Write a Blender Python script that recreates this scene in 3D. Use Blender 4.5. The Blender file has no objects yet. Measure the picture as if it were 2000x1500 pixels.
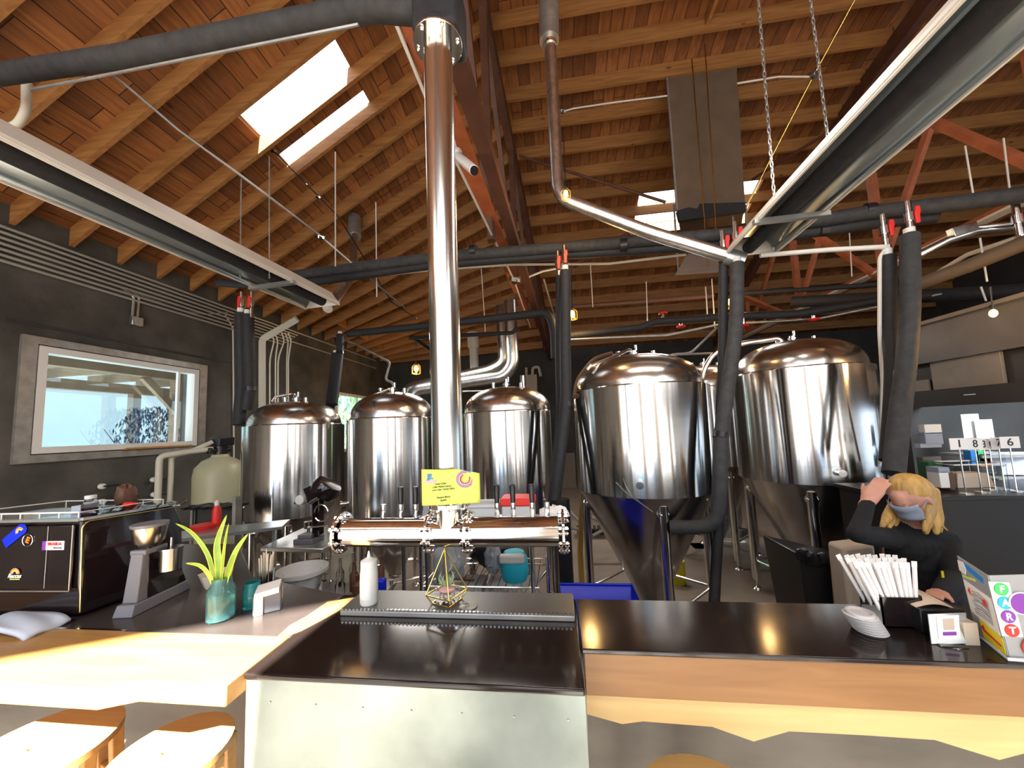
import bpy, bmesh, random
from math import sin, cos, tan, pi, radians, sqrt, atan2, floor as mfloor
from mathutils import Vector, Matrix
random.seed(7)
S = bpy.context.scene
COL = S.collection
# ------------------------------------------------------------------ camera geometry (also used to measure real positions)
F = 700.0; CX, CY, EYE = 1000.0, 775.0, 1.62
_yw, _pt, _rl = radians(7.1), radians(5.0), radians(2.3)
_f = Vector((-sin(_yw)*cos(_pt), cos(_yw)*cos(_pt), sin(_pt)))
_r0 = Vector((cos(_yw), sin(_yw), 0)); _u0 = _r0.cross(_f)
_R = cos(_rl)*_r0 - sin(_rl)*_u0; _U = cos(_rl)*_u0 + sin(_rl)*_r0
def ray(px, py): return _f*F + (px-CX)*_R - (py-CY)*_U
def at(px, py, Y):
    d = ray(px, py); t = Y/d.y; return Vector((d.x*t, Y, EYE+d.z*t))
def atz(px, py, z):
    d = ray(px, py); t = (z-EYE)/d.z; return Vector((d.x*t, d.y*t, z))
def atx(px, py, X):
    d = ray(px, py); t = X/d.x; return Vector((X, d.y*t, EYE+d.z*t))
# ------------------------------------------------------------------ materials
MATS = {}
def mat(name, col, rough=.5, metal=0, var=0, vscale=8, bump=0, bscale=60, trans=0, ior=1.45, emis=None, estr=0,
        alpha=1, aniso=0, arot=0, coat=0, stretch=None, spec=None, sss=0):
    m = bpy.data.materials.new(name); m.use_nodes = True
    nt = m.node_tree; N = nt.nodes; L = nt.links; b = N['Principled BSDF']
    c = (*col, 1) if len(col) == 3 else col
    b.inputs['Base Color'].default_value = c
    b.inputs['Roughness'].default_value = rough; b.inputs['Metallic'].default_value = metal
    b.inputs['Transmission Weight'].default_value = trans; b.inputs['IOR'].default_value = ior
    b.inputs['Alpha'].default_value = alpha; b.inputs['Coat Weight'].default_value = coat
    if spec is not None: b.inputs['Specular IOR Level'].default_value = spec
    if sss: b.inputs['Subsurface Weight'].default_value = sss; b.inputs['Subsurface Scale'].default_value = .01
    if emis: b.inputs['Emission Color'].default_value = (*emis, 1); b.inputs['Emission Strength'].default_value = estr
    if aniso:
        b.inputs['Anisotropic'].default_value = aniso; b.inputs['Anisotropic Rotation'].default_value = arot
        t = N.new('ShaderNodeTangent'); t.direction_type = 'RADIAL'; t.axis = 'Z'; L.new(t.outputs[0], b.inputs['Tangent'])
    if var or bump:
        tc = N.new('ShaderNodeTexCoord'); mp = N.new('ShaderNodeMapping'); L.new(tc.outputs['Object'], mp.inputs[0])
        if stretch: mp.inputs['Scale'].default_value = stretch
    if var:
        n = N.new('ShaderNodeTexNoise'); n.inputs['Scale'].default_value = vscale; n.inputs['Detail'].default_value = 6
        L.new(mp.outputs[0], n.inputs[0])
        r = N.new('ShaderNodeValToRGB'); r.color_ramp.elements[0].position = .3; r.color_ramp.elements[1].position = .7
        r.color_ramp.elements[0].color = tuple(max(0, x*(1-var)) for x in c[:3]) + (1,)
        r.color_ramp.elements[1].color = tuple(min(1, x*(1+var*.7)) for x in c[:3]) + (1,)
        L.new(n.outputs[0], r.inputs[0]); L.new(r.outputs[0], b.inputs['Base Color'])
    if bump:
        n2 = N.new('ShaderNodeTexNoise'); n2.inputs['Scale'].default_value = bscale; n2.inputs['Detail'].default_value = 4
        L.new(mp.outputs[0], n2.inputs[0])
        bp = N.new('ShaderNodeBump'); bp.inputs['Strength'].default_value = bump; bp.inputs['Distance'].default_value = .01
        L.new(n2.outputs[0], bp.inputs['Height']); L.new(bp.outputs[0], b.inputs['Normal'])
    MATS[name] = m
    return m
def wood(name, c1, c2, axis=0, rough=.55, board=None, knots=True):
    """plank wood; grain runs along axis (0 x, 1 y); board = (width, length) gives every board its own tone"""
    m = bpy.data.materials.new(name); m.use_nodes = True
    nt = m.node_tree; N = nt.nodes; L = nt.links; b = N['Principled BSDF']; b.inputs['Roughness'].default_value = rough
    tc = N.new('ShaderNodeTexCoord'); mp = N.new('ShaderNodeMapping'); L.new(tc.outputs['Object'], mp.inputs[0])
    mp.inputs['Scale'].default_value = (1.2, 14, 14) if axis == 0 else (14, 1.2, 14)
    if axis == 2: mp.inputs['Scale'].default_value = (14, 14, 1.2)
    n = N.new('ShaderNodeTexNoise'); n.inputs['Scale'].default_value = 2.2; n.inputs['Detail'].default_value = 7; n.inputs['Distortion'].default_value = .6
    L.new(mp.outputs[0], n.inputs[0])
    r = N.new('ShaderNodeValToRGB'); r.color_ramp.elements[0].position = .3; r.color_ramp.elements[1].position = .72
    r.color_ramp.elements[0].color = (*c1, 1); r.color_ramp.elements[1].color = (*c2, 1)
    L.new(n.outputs[0], r.inputs[0]); out = r.outputs[0]
    if board:
        br = N.new('ShaderNodeTexBrick'); mp2 = N.new('ShaderNodeMapping'); L.new(tc.outputs['Object'], mp2.inputs[0])
        mp2.inputs['Rotation'].default_value = (0, 0, pi/2 if axis == 1 else 0)
        br.inputs['Brick Width'].default_value = board[1]; br.inputs['Row Height'].default_value = board[0]
        br.inputs['Scale'].default_value = 1; br.inputs['Mortar Size'].default_value = .004
        br.inputs['Color1'].default_value = (.62, .56, .5, 1); br.inputs['Color2'].default_value = (1.25, 1.25, 1.25, 1); br.inputs['Mortar'].default_value = (.12, .08, .05, 1)
        L.new(mp2.outputs[0], br.inputs[0])
        mx = N.new('ShaderNodeMix'); mx.data_type = 'RGBA'; mx.blend_type = 'MULTIPLY'; mx.inputs[0].default_value = 1
        L.new(out, mx.inputs[6]); L.new(br.outputs[0], mx.inputs[7]); out = mx.outputs[2]
    if knots:
        v = N.new('ShaderNodeTexVoronoi'); v.inputs['Scale'].default_value = 1.7; mp3 = N.new('ShaderNodeMapping'); L.new(tc.outputs['Object'], mp3.inputs[0])
        mp3.inputs['Scale'].default_value = (1, 2.2, 2.2) if axis == 0 else (2.2, 1, 2.2)
        L.new(mp3.outputs[0], v.inputs[0])
        kr = N.new('ShaderNodeValToRGB'); kr.color_ramp.elements[0].position = .035; kr.color_ramp.elements[1].position = .075
        kr.color_ramp.elements[0].color = (.35, .25, .2, 1); kr.color_ramp.elements[1].color = (1, 1, 1, 1)
        L.new(v.outputs[0], kr.inputs[0])
        mx = N.new('ShaderNodeMix'); mx.data_type = 'RGBA'; mx.blend_type = 'MULTIPLY'; mx.inputs[0].default_value = 1
        L.new(out, mx.inputs[6]); L.new(kr.outputs[0], mx.inputs[7]); out = mx.outputs[2]
    L.new(out, b.inputs['Base Color'])
    bp = N.new('ShaderNodeBump'); bp.inputs['Strength'].default_value = .12; L.new(n.outputs[0], bp.inputs['Height']); L.new(bp.outputs[0], b.inputs['Normal'])
    MATS[name] = m
    return m
# ------------------------------------------------------------------ mesh builder
def basis(d):
    d = d.normalized(); a = Vector((0, 0, 1)) if abs(d.z) < .95 else Vector((1, 0, 0))
    u = a.cross(d).normalized(); return u, d.cross(u).normalized()
class MB:
    def __init__(s): s.b = bmesh.new(); s.mi = 0
    def _f(s, vs):
        try:
            f = s.b.faces.new(vs); f.material_index = s.mi; return f
        except ValueError: return None
    def hexa(s, P):
        v = [s.b.verts.new(p) for p in P]
        for q in ((0,3,2,1), (4,5,6,7), (0,1,5,4), (1,2,6,5), (2,3,7,6), (3,0,4,7)): s._f([v[i] for i in q])
        return s
    def box(s, x0, y0, z0, x1, y1, z1):
        return s.hexa([(x0,y0,z0),(x1,y0,z0),(x1,y1,z0),(x0,y1,z0),(x0,y0,z1),(x1,y0,z1),(x1,y1,z1),(x0,y1,z1)])
    def obox(s, c, sx, sy, sz, rz=0, rx=0, ry=0):
        M = Matrix.Translation(Vector(c)) @ Matrix.Rotation(rz,4,'Z') @ Matrix.Rotation(ry,4,'Y') @ Matrix.Rotation(rx,4,'X')
        P = [(-1,-1,-1),(1,-1,-1),(1,1,-1),(-1,1,-1),(-1,-1,1),(1,-1,1),(1,1,1),(-1,1,1)]
        return s.hexa([M @ Vector((a*sx/2, b*sy/2, c_*sz/2)) for a,b,c_ in P])
    def beam(s, p, q, w, h, up=(0,0,1)):
        p, q = Vector(p), Vector(q); d = (q-p).normalized(); up = Vector(up)
        if abs(d.dot(up)) > .95: up = Vector((0,1,0))
        a = d.cross(up).normalized()*w/2; b = a.cross(d).normalized()*h/2
        return s.hexa([p-a-b, p+a-b, p+a+b, p-a+b, q-a-b, q+a-b, q+a+b, q-a+b])
    def angle(s, p, q, w, t=.006, up=(0,0,1)):
        p, q = Vector(p), Vector(q); d = (q-p).normalized(); up = Vector(up)
        if abs(d.dot(up)) > .95: up = Vector((0,1,0))
        a = d.cross(up).normalized(); b = a.cross(d).normalized()
        s.beam(p+b*(w/2), q+b*(w/2), t, w, up); s.beam(p+a*(w/2), q+a*(w/2), w, t, up); s.beam(p-a*(w/2), q-a*(w/2), w, t, up); return s
    def cyl(s, p, q, r, r2=None, n=16, caps=True):
        p, q = Vector(p), Vector(q); r2 = r if r2 is None else r2; u, w = basis(q-p)
        A = [s.b.verts.new(p+(u*cos(2*pi*i/n)+w*sin(2*pi*i/n))*r) for i in range(n)]
        B = [s.b.verts.new(q+(u*cos(2*pi*i/n)+w*sin(2*pi*i/n))*r2) for i in range(n)]
        for i in range(n): s._f([A[i], A[(i+1)%n], B[(i+1)%n], B[i]])
        if caps: s._f(A[::-1]); s._f(B)
        return s
    def tube(s, pts, r, n=10, bend=None, caps=True, closed=False):
        pts = [Vector(p) for p in pts]
        if bend:
            out = [pts[0]]
            for i in range(1, len(pts)-1):
                a, b, c = pts[i-1], pts[i], pts[i+1]; l = min(bend, (a-b).length*.45, (c-b).length*.45)
                p, q = b+(a-b).normalized()*l, b+(c-b).normalized()*l
                for k in range(6):
                    t = k/5; out.append(p*(1-t)**2 + b*2*t*(1-t) + q*t*t)
            out.append(pts[-1]); pts = out
        m = len(pts); rs = r if isinstance(r, (list, tuple)) else [r]*m
        rings = []; pu = None
        for i, p in enumerate(pts):
            if closed: d = pts[(i+1)%m]-pts[i-1]
            else: d = (pts[min(i+1, m-1)]-pts[max(i-1, 0)])
            if d.length < 1e-7: d = Vector((0,0,1))
            d.normalize()
            if pu is None: u, w = basis(d)
            else:
                u = (pu - d*pu.dot(d)); u = u.normalized() if u.length > 1e-6 else basis(d)[0]; w = d.cross(u)
            pu = u
            rings.append([s.b.verts.new(p+(u*cos(2*pi*k/n)+w*sin(2*pi*k/n))*rs[i]) for k in range(n)])
        for i in range(m if closed else m-1):
            A, B = rings[i], rings[(i+1)%m]
            for k in range(n): s._f([A[k], A[(k+1)%n], B[(k+1)%n], B[k]])
        if caps and not closed: s._f(rings[0][::-1]); s._f(rings[-1])
        return s
    def lathe(s, prof, c=(0,0,0), n=32, axis=(0,0,1), a0=0, a1=2*pi):
        c = Vector(c); ax = Vector(axis).normalized(); u, w = basis(ax); rings = []
        full = abs(a1-a0-2*pi) < 1e-6; cnt = n if full else n+1
        for r, z in prof:
            if r < 1e-6: rings.append([s.b.verts.new(c+ax*z)])
            else: rings.append([s.b.verts.new(c+ax*z+(u*cos(a0+(a1-a0)*i/n)+w*sin(a0+(a1-a0)*i/n))*r) for i in range(cnt)])
        for A, B in zip(rings, rings[1:]):
            for i in range(n):
                j = (i+1) % cnt
                if len(A) == 1 and len(B) > 1: s._f([A[0], B[j], B[i]])
                elif len(B) == 1 and len(A) > 1: s._f([A[i], A[j], B[0]])
                elif len(A) > 1: s._f([A[i], A[j], B[j], B[i]])
        return s
    def prism(s, P, v):
        v = Vector(v); A = [s.b.verts.new(p) for p in P]; B = [s.b.verts.new(Vector(p)+v) for p in P]; n = len(P)
        s._f(A[::-1]); s._f(B)
        for i in range(n): s._f([A[i], A[(i+1)%n], B[(i+1)%n], B[i]])
        return s
    def quad(s, *P): s._f([s.b.verts.new(p) for p in P]); return s
    def ball(s, c, r, n=12, sz=(1,1,1)):
        c = Vector(c); rings = []
        for j in range(n//2+1):
            t = pi*j/(n//2)
            if j in (0, n//2): rings.append([s.b.verts.new(c+Vector((0,0,cos(t)*r*sz[2])))])
            else: rings.append([s.b.verts.new(c+Vector((sin(t)*cos(2*pi*i/n)*r*sz[0], sin(t)*sin(2*pi*i/n)*r*sz[1], cos(t)*r*sz[2]))) for i in range(n)])
        for A, B in zip(rings, rings[1:]):
            for i in range(n):
                j = (i+1) % n
                if len(A) == 1: s._f([A[0], B[i], B[j]])
                elif len(B) == 1: s._f([A[i], B[0], A[j]])
                else: s._f([A[i], B[i], B[j], A[j]])
        return s
    def build(s, name, m, parent=None, smooth=True, bevel=0, solid=0, seg=2):
        bmesh.ops.recalc_face_normals(s.b, faces=s.b.faces)
        me = bpy.data.meshes.new(name); s.b.to_mesh(me); s.b.free()
        for x in (m if isinstance(m, (list, tuple)) else [m]): me.materials.append(MATS[x] if isinstance(x, str) else x)
        if smooth:
            for p in me.polygons: p.use_smooth = True
            me.set_sharp_from_angle(angle=radians(38))
        o = bpy.data.objects.new(name, me); COL.objects.link(o)
        if bevel:
            md = o.modifiers.new('b', 'BEVEL'); md.width = bevel; md.segments = seg; md.limit_method = 'ANGLE'; md.angle_limit = radians(40)
        if solid:
            md = o.modifiers.new('s', 'SOLIDIFY'); md.thickness = solid; md.offset = 0
        if parent is not None:
            o.parent = parent
            if parent.parent is None: o.matrix_parent_inverse = parent.matrix_basis.inverted()
        return o
def tag(o, label=None, cat=None, group=None, kind=None):
    if label: o['label'] = label
    if cat: o['category'] = cat
    if group: o['group'] = group
    if kind: o['kind'] = kind
    return o
def thing(name, label, cat, loc=(0,0,0), group=None):
    o = bpy.data.objects.new(name, None); COL.objects.link(o); o.location = loc; o.empty_display_size = .1
    o.matrix_basis = Matrix.Translation(Vector(loc))
    return tag(o, label, cat, group)
def recentre(o):
    me = o.data; xs = [v.co for v in me.vertices]
    lo = Vector([min(v[i] for v in xs) for i in range(3)]); hi = Vector([max(v[i] for v in xs) for i in range(3)])
    c = Vector(((lo.x+hi.x)/2, (lo.y+hi.y)/2, lo.z)); me.transform(Matrix.Translation(-c)); o.location = c
def one(mb, name, m, label, cat, group=None, kind=None, **k):
    o = mb.build(name, m, None, **k); recentre(o); return tag(o, label, cat, group, kind)
def struct(mb, name, m, **k):
    o = mb.build(name, m, None, **k); o['kind'] = 'structure'; return o
def dup(root, delta, label=None, group=None, rz=0):
    """copy a thing with its parts and their sub-parts, moved by delta"""
    r = root.copy(); COL.objects.link(r)
    M = Matrix.Translation(Vector(delta)) @ root.matrix_basis @ Matrix.Rotation(rz, 4, 'Z')
    r.matrix_basis = M
    if label: r['label'] = label
    if group: r['group'] = group
    for ch in list(root.children):
        c = ch.copy(); COL.objects.link(c); c.parent = r
        for g in list(ch.children):
            d = g.copy(); COL.objects.link(d); d.parent = c
    return r
def textmesh(body, size, M, m, parent, name='lettering', ext=.0006, bold=0, shear=0, label=None, sx=1):
    cu = bpy.data.curves.new('t', 'FONT'); cu.body = body; cu.size = size; cu.extrude = ext; cu.offset = bold; cu.shear = shear
    cu.align_x = 'CENTER'; cu.align_y = 'CENTER'
    t = bpy.data.objects.new('t', cu); COL.objects.link(t)
    dg = bpy.context.evaluated_depsgraph_get(); me = bpy.data.meshes.new_from_object(t.evaluated_get(dg))
    bpy.data.objects.remove(t); bpy.data.curves.remove(cu)
    me.transform(M @ Matrix.Diagonal((sx, 1, 1, 1))); me.materials.clear(); me.materials.append(MATS[m])
    o = bpy.data.objects.new(name, me); COL.objects.link(o)
    if parent is not None:
        o.parent = parent
        if parent.parent is None: o.matrix_parent_inverse = parent.matrix_basis.inverted()
    if label: o['label'] = label
    return o
def frame(o, x, y):
    """matrix with origin o, x axis x, y axis y (z = facing)"""
    x = Vector(x).normalized(); z = x.cross(Vector(y)).normalized(); y = z.cross(x)
    M = Matrix((x, y, z)).transposed().to_4x4(); M.translation = Vector(o); return M
# palette
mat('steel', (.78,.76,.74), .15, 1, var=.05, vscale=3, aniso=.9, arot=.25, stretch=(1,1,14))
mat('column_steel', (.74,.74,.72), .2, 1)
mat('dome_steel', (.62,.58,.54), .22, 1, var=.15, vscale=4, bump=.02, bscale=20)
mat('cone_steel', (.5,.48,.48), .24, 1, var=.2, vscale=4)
mat('polished', (.82,.80,.77), .09, 1)
mat('chrome', (.8,.79,.76), .14, 1)
mat('pale_conduit', (.42,.42,.39), .4, .35)
mat('galvanised', (.62,.62,.60), .32, 1, var=.2, vscale=25)
mat('dull_galv', (.38,.37,.35), .45, .7, var=.2, vscale=12)
mat('sheet', (.15,.105,.068), .6, .2, var=.15, vscale=5)
mat('tin', (.62,.66,.66), .3, .85, var=.12, vscale=3, stretch=(1,1,8))
mat('black_foam', (.018,.018,.02), .7, var=.3, vscale=30, bump=.15, bscale=80)
mat('grey_foam', (.038,.038,.039), .75, var=.3, vscale=20, bump=.15, bscale=60)
mat('black_plastic', (.012,.012,.014), .35)
mat('black_gloss', (.012,.008,.009), .1, coat=.4)
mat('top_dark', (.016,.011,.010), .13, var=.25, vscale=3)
mat('top_sunlit', (.05,.04,.037), .24, var=.2, vscale=3)  # lighter copy of the dark top, sunlit grey put into its colour
mat('dark_steel', (.10,.095,.085), .45, .4, var=.35, vscale=2.5, stretch=(1,1,3))
mat('panel_steel', (.26,.31,.295), .34, .7, var=.38, vscale=3.5, bump=.03, bscale=12)
mat('grey_plastic', (.15,.155,.18), .4)
mat('white_plastic', (.75,.75,.72), .4)
mat('lid_white', (.5,.49,.5), .45)
mat('dark_chrome', (.35,.33,.3), .22, 1)
mat('off_white', (.62,.58,.48), .6)
mat('white_paint', (.72,.70,.64), .45)
mat('heater_grey', (.33,.38,.39), .35, .6, var=.1)
mat('paper', (.8,.79,.78), .7)
mat('frost', (.8,.84,.86), .45, trans=.25, ior=1.3)
mat('red', (.75,.03,.025), .4)
mat('red_steel', (.42,.125,.05), .6, var=.25, vscale=6)
mat('dark_red_steel', (.09,.035,.02), .6, var=.3, vscale=6)
mat('blue', (.0,.02,.62), .4)
mat('blue2', (.02,.22,.65), .4)
mat('cyan', (.03,.55,.75), .4)
mat('yellow', (.85,.75,.03), .5)
mat('lime', (.62,.72,.14), .75, var=.12, vscale=12)
mat('green', (.05,.5,.13), .5)
mat('teal', (.02,.42,.55), .5)
mat('purple', (.2,.04,.35), .5)
mat('magenta', (.6,.03,.3), .5)
mat('orange', (.85,.2,.02), .5)
mat('pink', (.75,.4,.42), .6)
mat('gold', (.72,.5,.14), .25, 1)
mat('ink', (.02,.02,.025), .6)
mat('softener', (.42,.41,.27), .4, var=.08)
mat('pvc', (.55,.53,.44), .5)
mat('concrete', (.23,.195,.165), .45, var=.2, vscale=2.2, bump=.05, bscale=20)
mat('dark_wall', (.05,.048,.045), .8, var=.35, vscale=1.6, bump=.25, bscale=9)
mat('dark_wall2', (.085,.082,.072), .8, var=.45, vscale=2.6, bump=.5, bscale=14)
mat('glass', (.95,.98,1), .02, trans=1, ior=1.1, alpha=.25)
mat('clear', (.92,.97,.98), .04, trans=1, ior=1.3)
mat('jar_glass', (.35,.85,.88), .05, trans=.85, ior=1.35)
mat('jar_teal', (.05,.5,.55), .08, trans=.7, ior=1.35)
mat('bulb', (1,.6,.15), .3, emis=(1,.45,.06), estr=14)
mat('cage', (.6,.4,.12), .4, .8)
mat('leaf', (.26,.45,.06), .45, var=.3, vscale=20)
mat('leaf_edge', (.62,.68,.05), .45)
mat('shrub_green', (.1,.25,.08), .7, var=.4, vscale=6)
mat('shrub_blue', (.08,.1,.19), .7, var=.4, vscale=6)
mat('shrub_yellow', (.32,.32,.06), .7, var=.4, vscale=6)
mat('skin', (.60,.30,.22), .55, sss=.1)
mat('hair', (.58,.34,.10), .5, var=.35, vscale=30, stretch=(1,1,.12), bump=.9, bscale=70)
mat('sweater', (.008,.008,.01), .85, bump=.3, bscale=120)
mat('mask', (.3,.34,.42), .8)
mat('cardboard', (.55,.42,.3), .8)
mat('beige', (.5,.42,.34), .6)
mat('hood_grey', (.12,.11,.105), .5, .2, var=.3, vscale=2.5)
mat('hood_panel', (.21,.185,.16), .6, var=.12)
mat('hood_dark', (.03,.028,.027), .5)
mat('outer_wall', (.21,.30,.35), .8, var=.06, vscale=1)
mat('pergola', (.36,.24,.16), .7, var=.15, vscale=6)
mat('sky_roof', (.5,.5,.5), .7)
mat('bag', (.6,.66,.72), .25, trans=.45, ior=1.2, bump=.6, bscale=25)
mat('bin_bag', (.01,.01,.012), .18, bump=.7, bscale=30)
mat('tote', (.5,.53,.55), .3, trans=.4, ior=1.2)
mat('hopper', (.3,.27,.25), .1, trans=.55, ior=1.2)
mat('tray_grey', (.15,.15,.14), .35, .5)
mat('air_plant', (.45,.58,.33), .6)
mat('dark_green', (.01,.09,.035), .6)
mat('seam', (.3,.18,.1), .6)
mat('gravel', (.75,.72,.68), .8)
mat('brown', (.11,.05,.03), .6)
mat('cloth_blue', (.55,.62,.75), .9, var=.1)
mat('kitchen_wall', (.55,.64,.74), .7, var=.1)
mat('rear_wall', (.62,.58,.53), .8, var=.15, vscale=3)
wood('joist_wood', (.235,.098,.027), (.38,.178,.052), axis=0, rough=.6)
wood('deck_left', (.19,.068,.018), (.33,.135,.04), axis=1, rough=.65, board=(.14, 1.17))
wood('deck_right', (.18,.065,.018), (.31,.125,.04), axis=1, rough=.65, board=(.14, 1.17))
wood('apron_wood', (.22,.105,.035), (.31,.155,.055), axis=0, rough=.35, knots=False)
wood('sunlit_wood', (.56,.38,.16), (.68,.48,.22), axis=0, rough=.4, knots=False)  # pale because the lower board is lit, brightness put into the colour
wood('stool_wood', (.50,.29,.10), (.62,.38,.14), axis=0, rough=.4, knots=False)
wood('edge_wood', (.36,.19,.06), (.5,.27,.09), axis=0, rough=.35, knots=False)
# ================================================================== the room
XL, YB, YR, XR = -4.7, 9.75, -3.0, 8.6
def Cz(Y):
    P = [(-3.2,6.25),(2,6.22),(4,6.05),(5,5.78),(6,5.45),(7,5.05),(8,4.6),(9,4.02),(9.8,3.5)]
    if Y <= P[0][0]: return P[0][1]
    for (a, b), (c, d) in zip(P, P[1:]):
        if Y <= c: return b+(d-b)*(Y-a)/(c-a)
    return P[-1][1]-(Y-9.8)*.6
def Rx(Y): return -.55+.08*(Y-4) if Y > 4 else -.55
WT = 3.57
def roofL(x, Y): return WT+(x-XL)/(Rx(Y)-XL)*(Cz(Y)-WT)
struct(MB().box(XL-.3, YR-6, -.1, XR, YB+.3, 0), 'floor', 'concrete')
def hole_wall(axis, c, t, a0, a1, z0, topf, holes, name, m, n=24):
    """wall in plane x=c (axis 0) or y=c (axis 1), from a0 to a1, with rectangular holes (u0,u1,w0,w1); stays one mesh"""
    mb = MB(); cuts = sorted(set([a0, a1]+[h[0] for h in holes]+[h[1] for h in holes]+[a0+(a1-a0)*i/n for i in range(n+1)]))
    def q(u0, u1, zz0, za, zb):
        if za-zz0 < 1e-4 and zb-zz0 < 1e-4: return
        if axis == 0: P = [(c,u0,zz0),(c,u1,zz0),(c,u1,zb),(c,u0,za)]; v = (t,0,0)
        else: P = [(u0,c,zz0),(u1,c,zz0),(u1,c,zb),(u0,c,za)]; v = (0,t,0)
        mb.prism(P, v)
    for u0, u1 in zip(cuts, cuts[1:]):
        if u1-u0 < 1e-5: continue
        m_ = (u0+u1)/2; hs = sorted([h for h in holes if h[0] <= m_ <= h[1]], key=lambda h: h[2]); z = z0
        for h in hs:
            if h[2] > z: q(u0, u1, z, h[2], h[2])
            z = h[3]
        q(u0, u1, z, max(topf(u0), z), max(topf(u1), z))
    return struct(mb, name, m, smooth=False)
W1 = (2.66, 4.14, 1.56, 2.55); W2 = (7.1, 9.0, 1.25, 2.55)
hole_wall(0, XL, -.2, YR, YB, 0, lambda u: WT+.19, [W1, W2], 'wall_left', 'dark_wall2')
hole_wall(1, YB, .2, XL, XR, 0, lambda u: max(WT, roofL(u, YB) if u < Rx(YB) else Cz(YB))+.19, [], 'wall_back', 'dark_wall')
# unseen wall behind the viewer, openings shaped for the sun patch and tank stripes: a tall glazed bay under the roof slope on the left, roll-up doors with mullions on the right
def rear_top(u): return (roofL(u, YR) if u < -.55 else Cz(YR))+.2
mb = MB()
def rq(u0, u1, z0f, z1f):
    P = [(u0,YR,z0f(u0)),(u1,YR,z0f(u1)),(u1,YR,z1f(u1)),(u0,YR,z1f(u0))]
    mb.prism(P, (0,-.15,0))
slant = lambda u: 5.02+.47*(u+1.2)
def const(v): return lambda u: v
rq(XL, -4.2, const(0), rear_top)
for i in range(6):
    a = -4.2+3.8*i/6; rq(a, a+3.8/6, slant, rear_top)
rq(-.4, -.0, const(0), rear_top)
for i in range(10):
    a = 8.6*i/10; rq(a, a+.86, const(4.3), rear_top); rq(a, a+.86, const(2.65), const(3.0))
for a in (0,.9,1.8,2.9,3.7,4.9,6.2,7.4): rq(a, a+.12, const(3.0), const(4.3))
for a, b in ((.0,.1),(.95,1.02),(1.9,2.5),(3.35,3.42),(4.3,4.9),(5.8,8.6)): rq(a, b, const(0), const(2.65))
rq(-2.45, -2.3, const(2.2), slant); rq(-3.5, -3.38, const(0), slant); rq(-2.12, -2.06, const(0), slant)
for a in (.38,.66,1.3,1.62,2.75,3.05,3.7,3.98,5.2,5.5): rq(a, a+.05, const(0), const(2.65))
struct(mb, 'wall_rear', 'rear_wall', smooth=False)
hole_wall(0, XR, .2, YR, YB, 0, lambda u: Cz(u)+.2, [(1,4.5,1.2,2.6)], 'wall_right', 'dark_wall')
# roof deck: left bay slopes up from the wall, right bays follow the bowed trusses
J0, JS = 4.0-.39*18, .39
def jy(k): return J0+JS*k
KN = 33
sky_l = {}; sky_r = {}
def solveL(px, py):
    d = ray(px, py); t = .001
    for i in range(4000):
        t += .00001*1.0; P = Vector((d.x*t, d.y*t, EYE+d.z*t))
        if P.x > XL and P.y > 0 and P.z > roofL(P.x, P.y)+.19 and P.x < Rx(P.y): return P
    return None
mb = MB(); NX = 14; NZ = {}
SK_L = (2.84, 3.62, -3.0, -1.96)   # y0,y1,x0,x1 of the left skylight
ys = sorted(set([jy(k)+.019 for k in range(KN)]+[YB+.2, YR-.3, 3.45]))
SKY0 = min(range(KN), key=lambda k: abs(jy(k)-SK_L[0])); SKY1 = SKY0+2
for j in range(len(ys)-1):
    y0, y1 = ys[j], ys[j+1]
    mid = (y0+y1)/2; inY = 2.84 < mid < 3.24 or 3.45 < mid < 3.63
    xa = lambda f, y: XL-.25+(Rx(y)-XL+.25)*f
    segs = [0, 1]
    if inY:
        segs = [0, (SK_L[2]-XL+.25)/(Rx(mid)-XL+.25), (SK_L[3]-XL+.25)/(Rx(mid)-XL+.25), 1]
    for i, (a, b) in enumerate(zip(segs, segs[1:])):
        if inY and i == 1: continue
        P = []
        for f, y in ((a,y0),(b,y0),(b,y1),(a,y1)):
            x = xa(f, y); P.append((x, y, roofL(x, y)+.185))
        mb.prism(P, (0,0,.04))
struct(mb, 'ceiling_left', 'deck_left', smooth=False)
mb = MB(); SK_R = (5.95, 6.7, 1.6, 3.6)
K2 = min(range(KN), key=lambda k: abs(jy(k)-SK_R[0])); K3 = K2+2
for j in range(len(ys)-1):
    y0, y1 = ys[j], ys[j+1]; mid = (y0+y1)/2; inY = jy(K2) < mid < jy(K3)
    segs = [None, SK_R[2], SK_R[3], XR] if inY else [None, XR]
    for i, (a, b) in enumerate(zip(segs, segs[1:])):
        if inY and i == 1: continue
        P = [((Rx(y0) if a is None else a), y0, Cz(y0)+.185), (b, y0, Cz(y0)+.185), (b, y1, Cz(y1)+.185), ((Rx(y1) if a is None else a), y1, Cz(y1)+.185)]
        mb.prism(P, (0,0,.04))
struct(mb, 'ceiling_right', 'deck_right', smooth=False)
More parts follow.
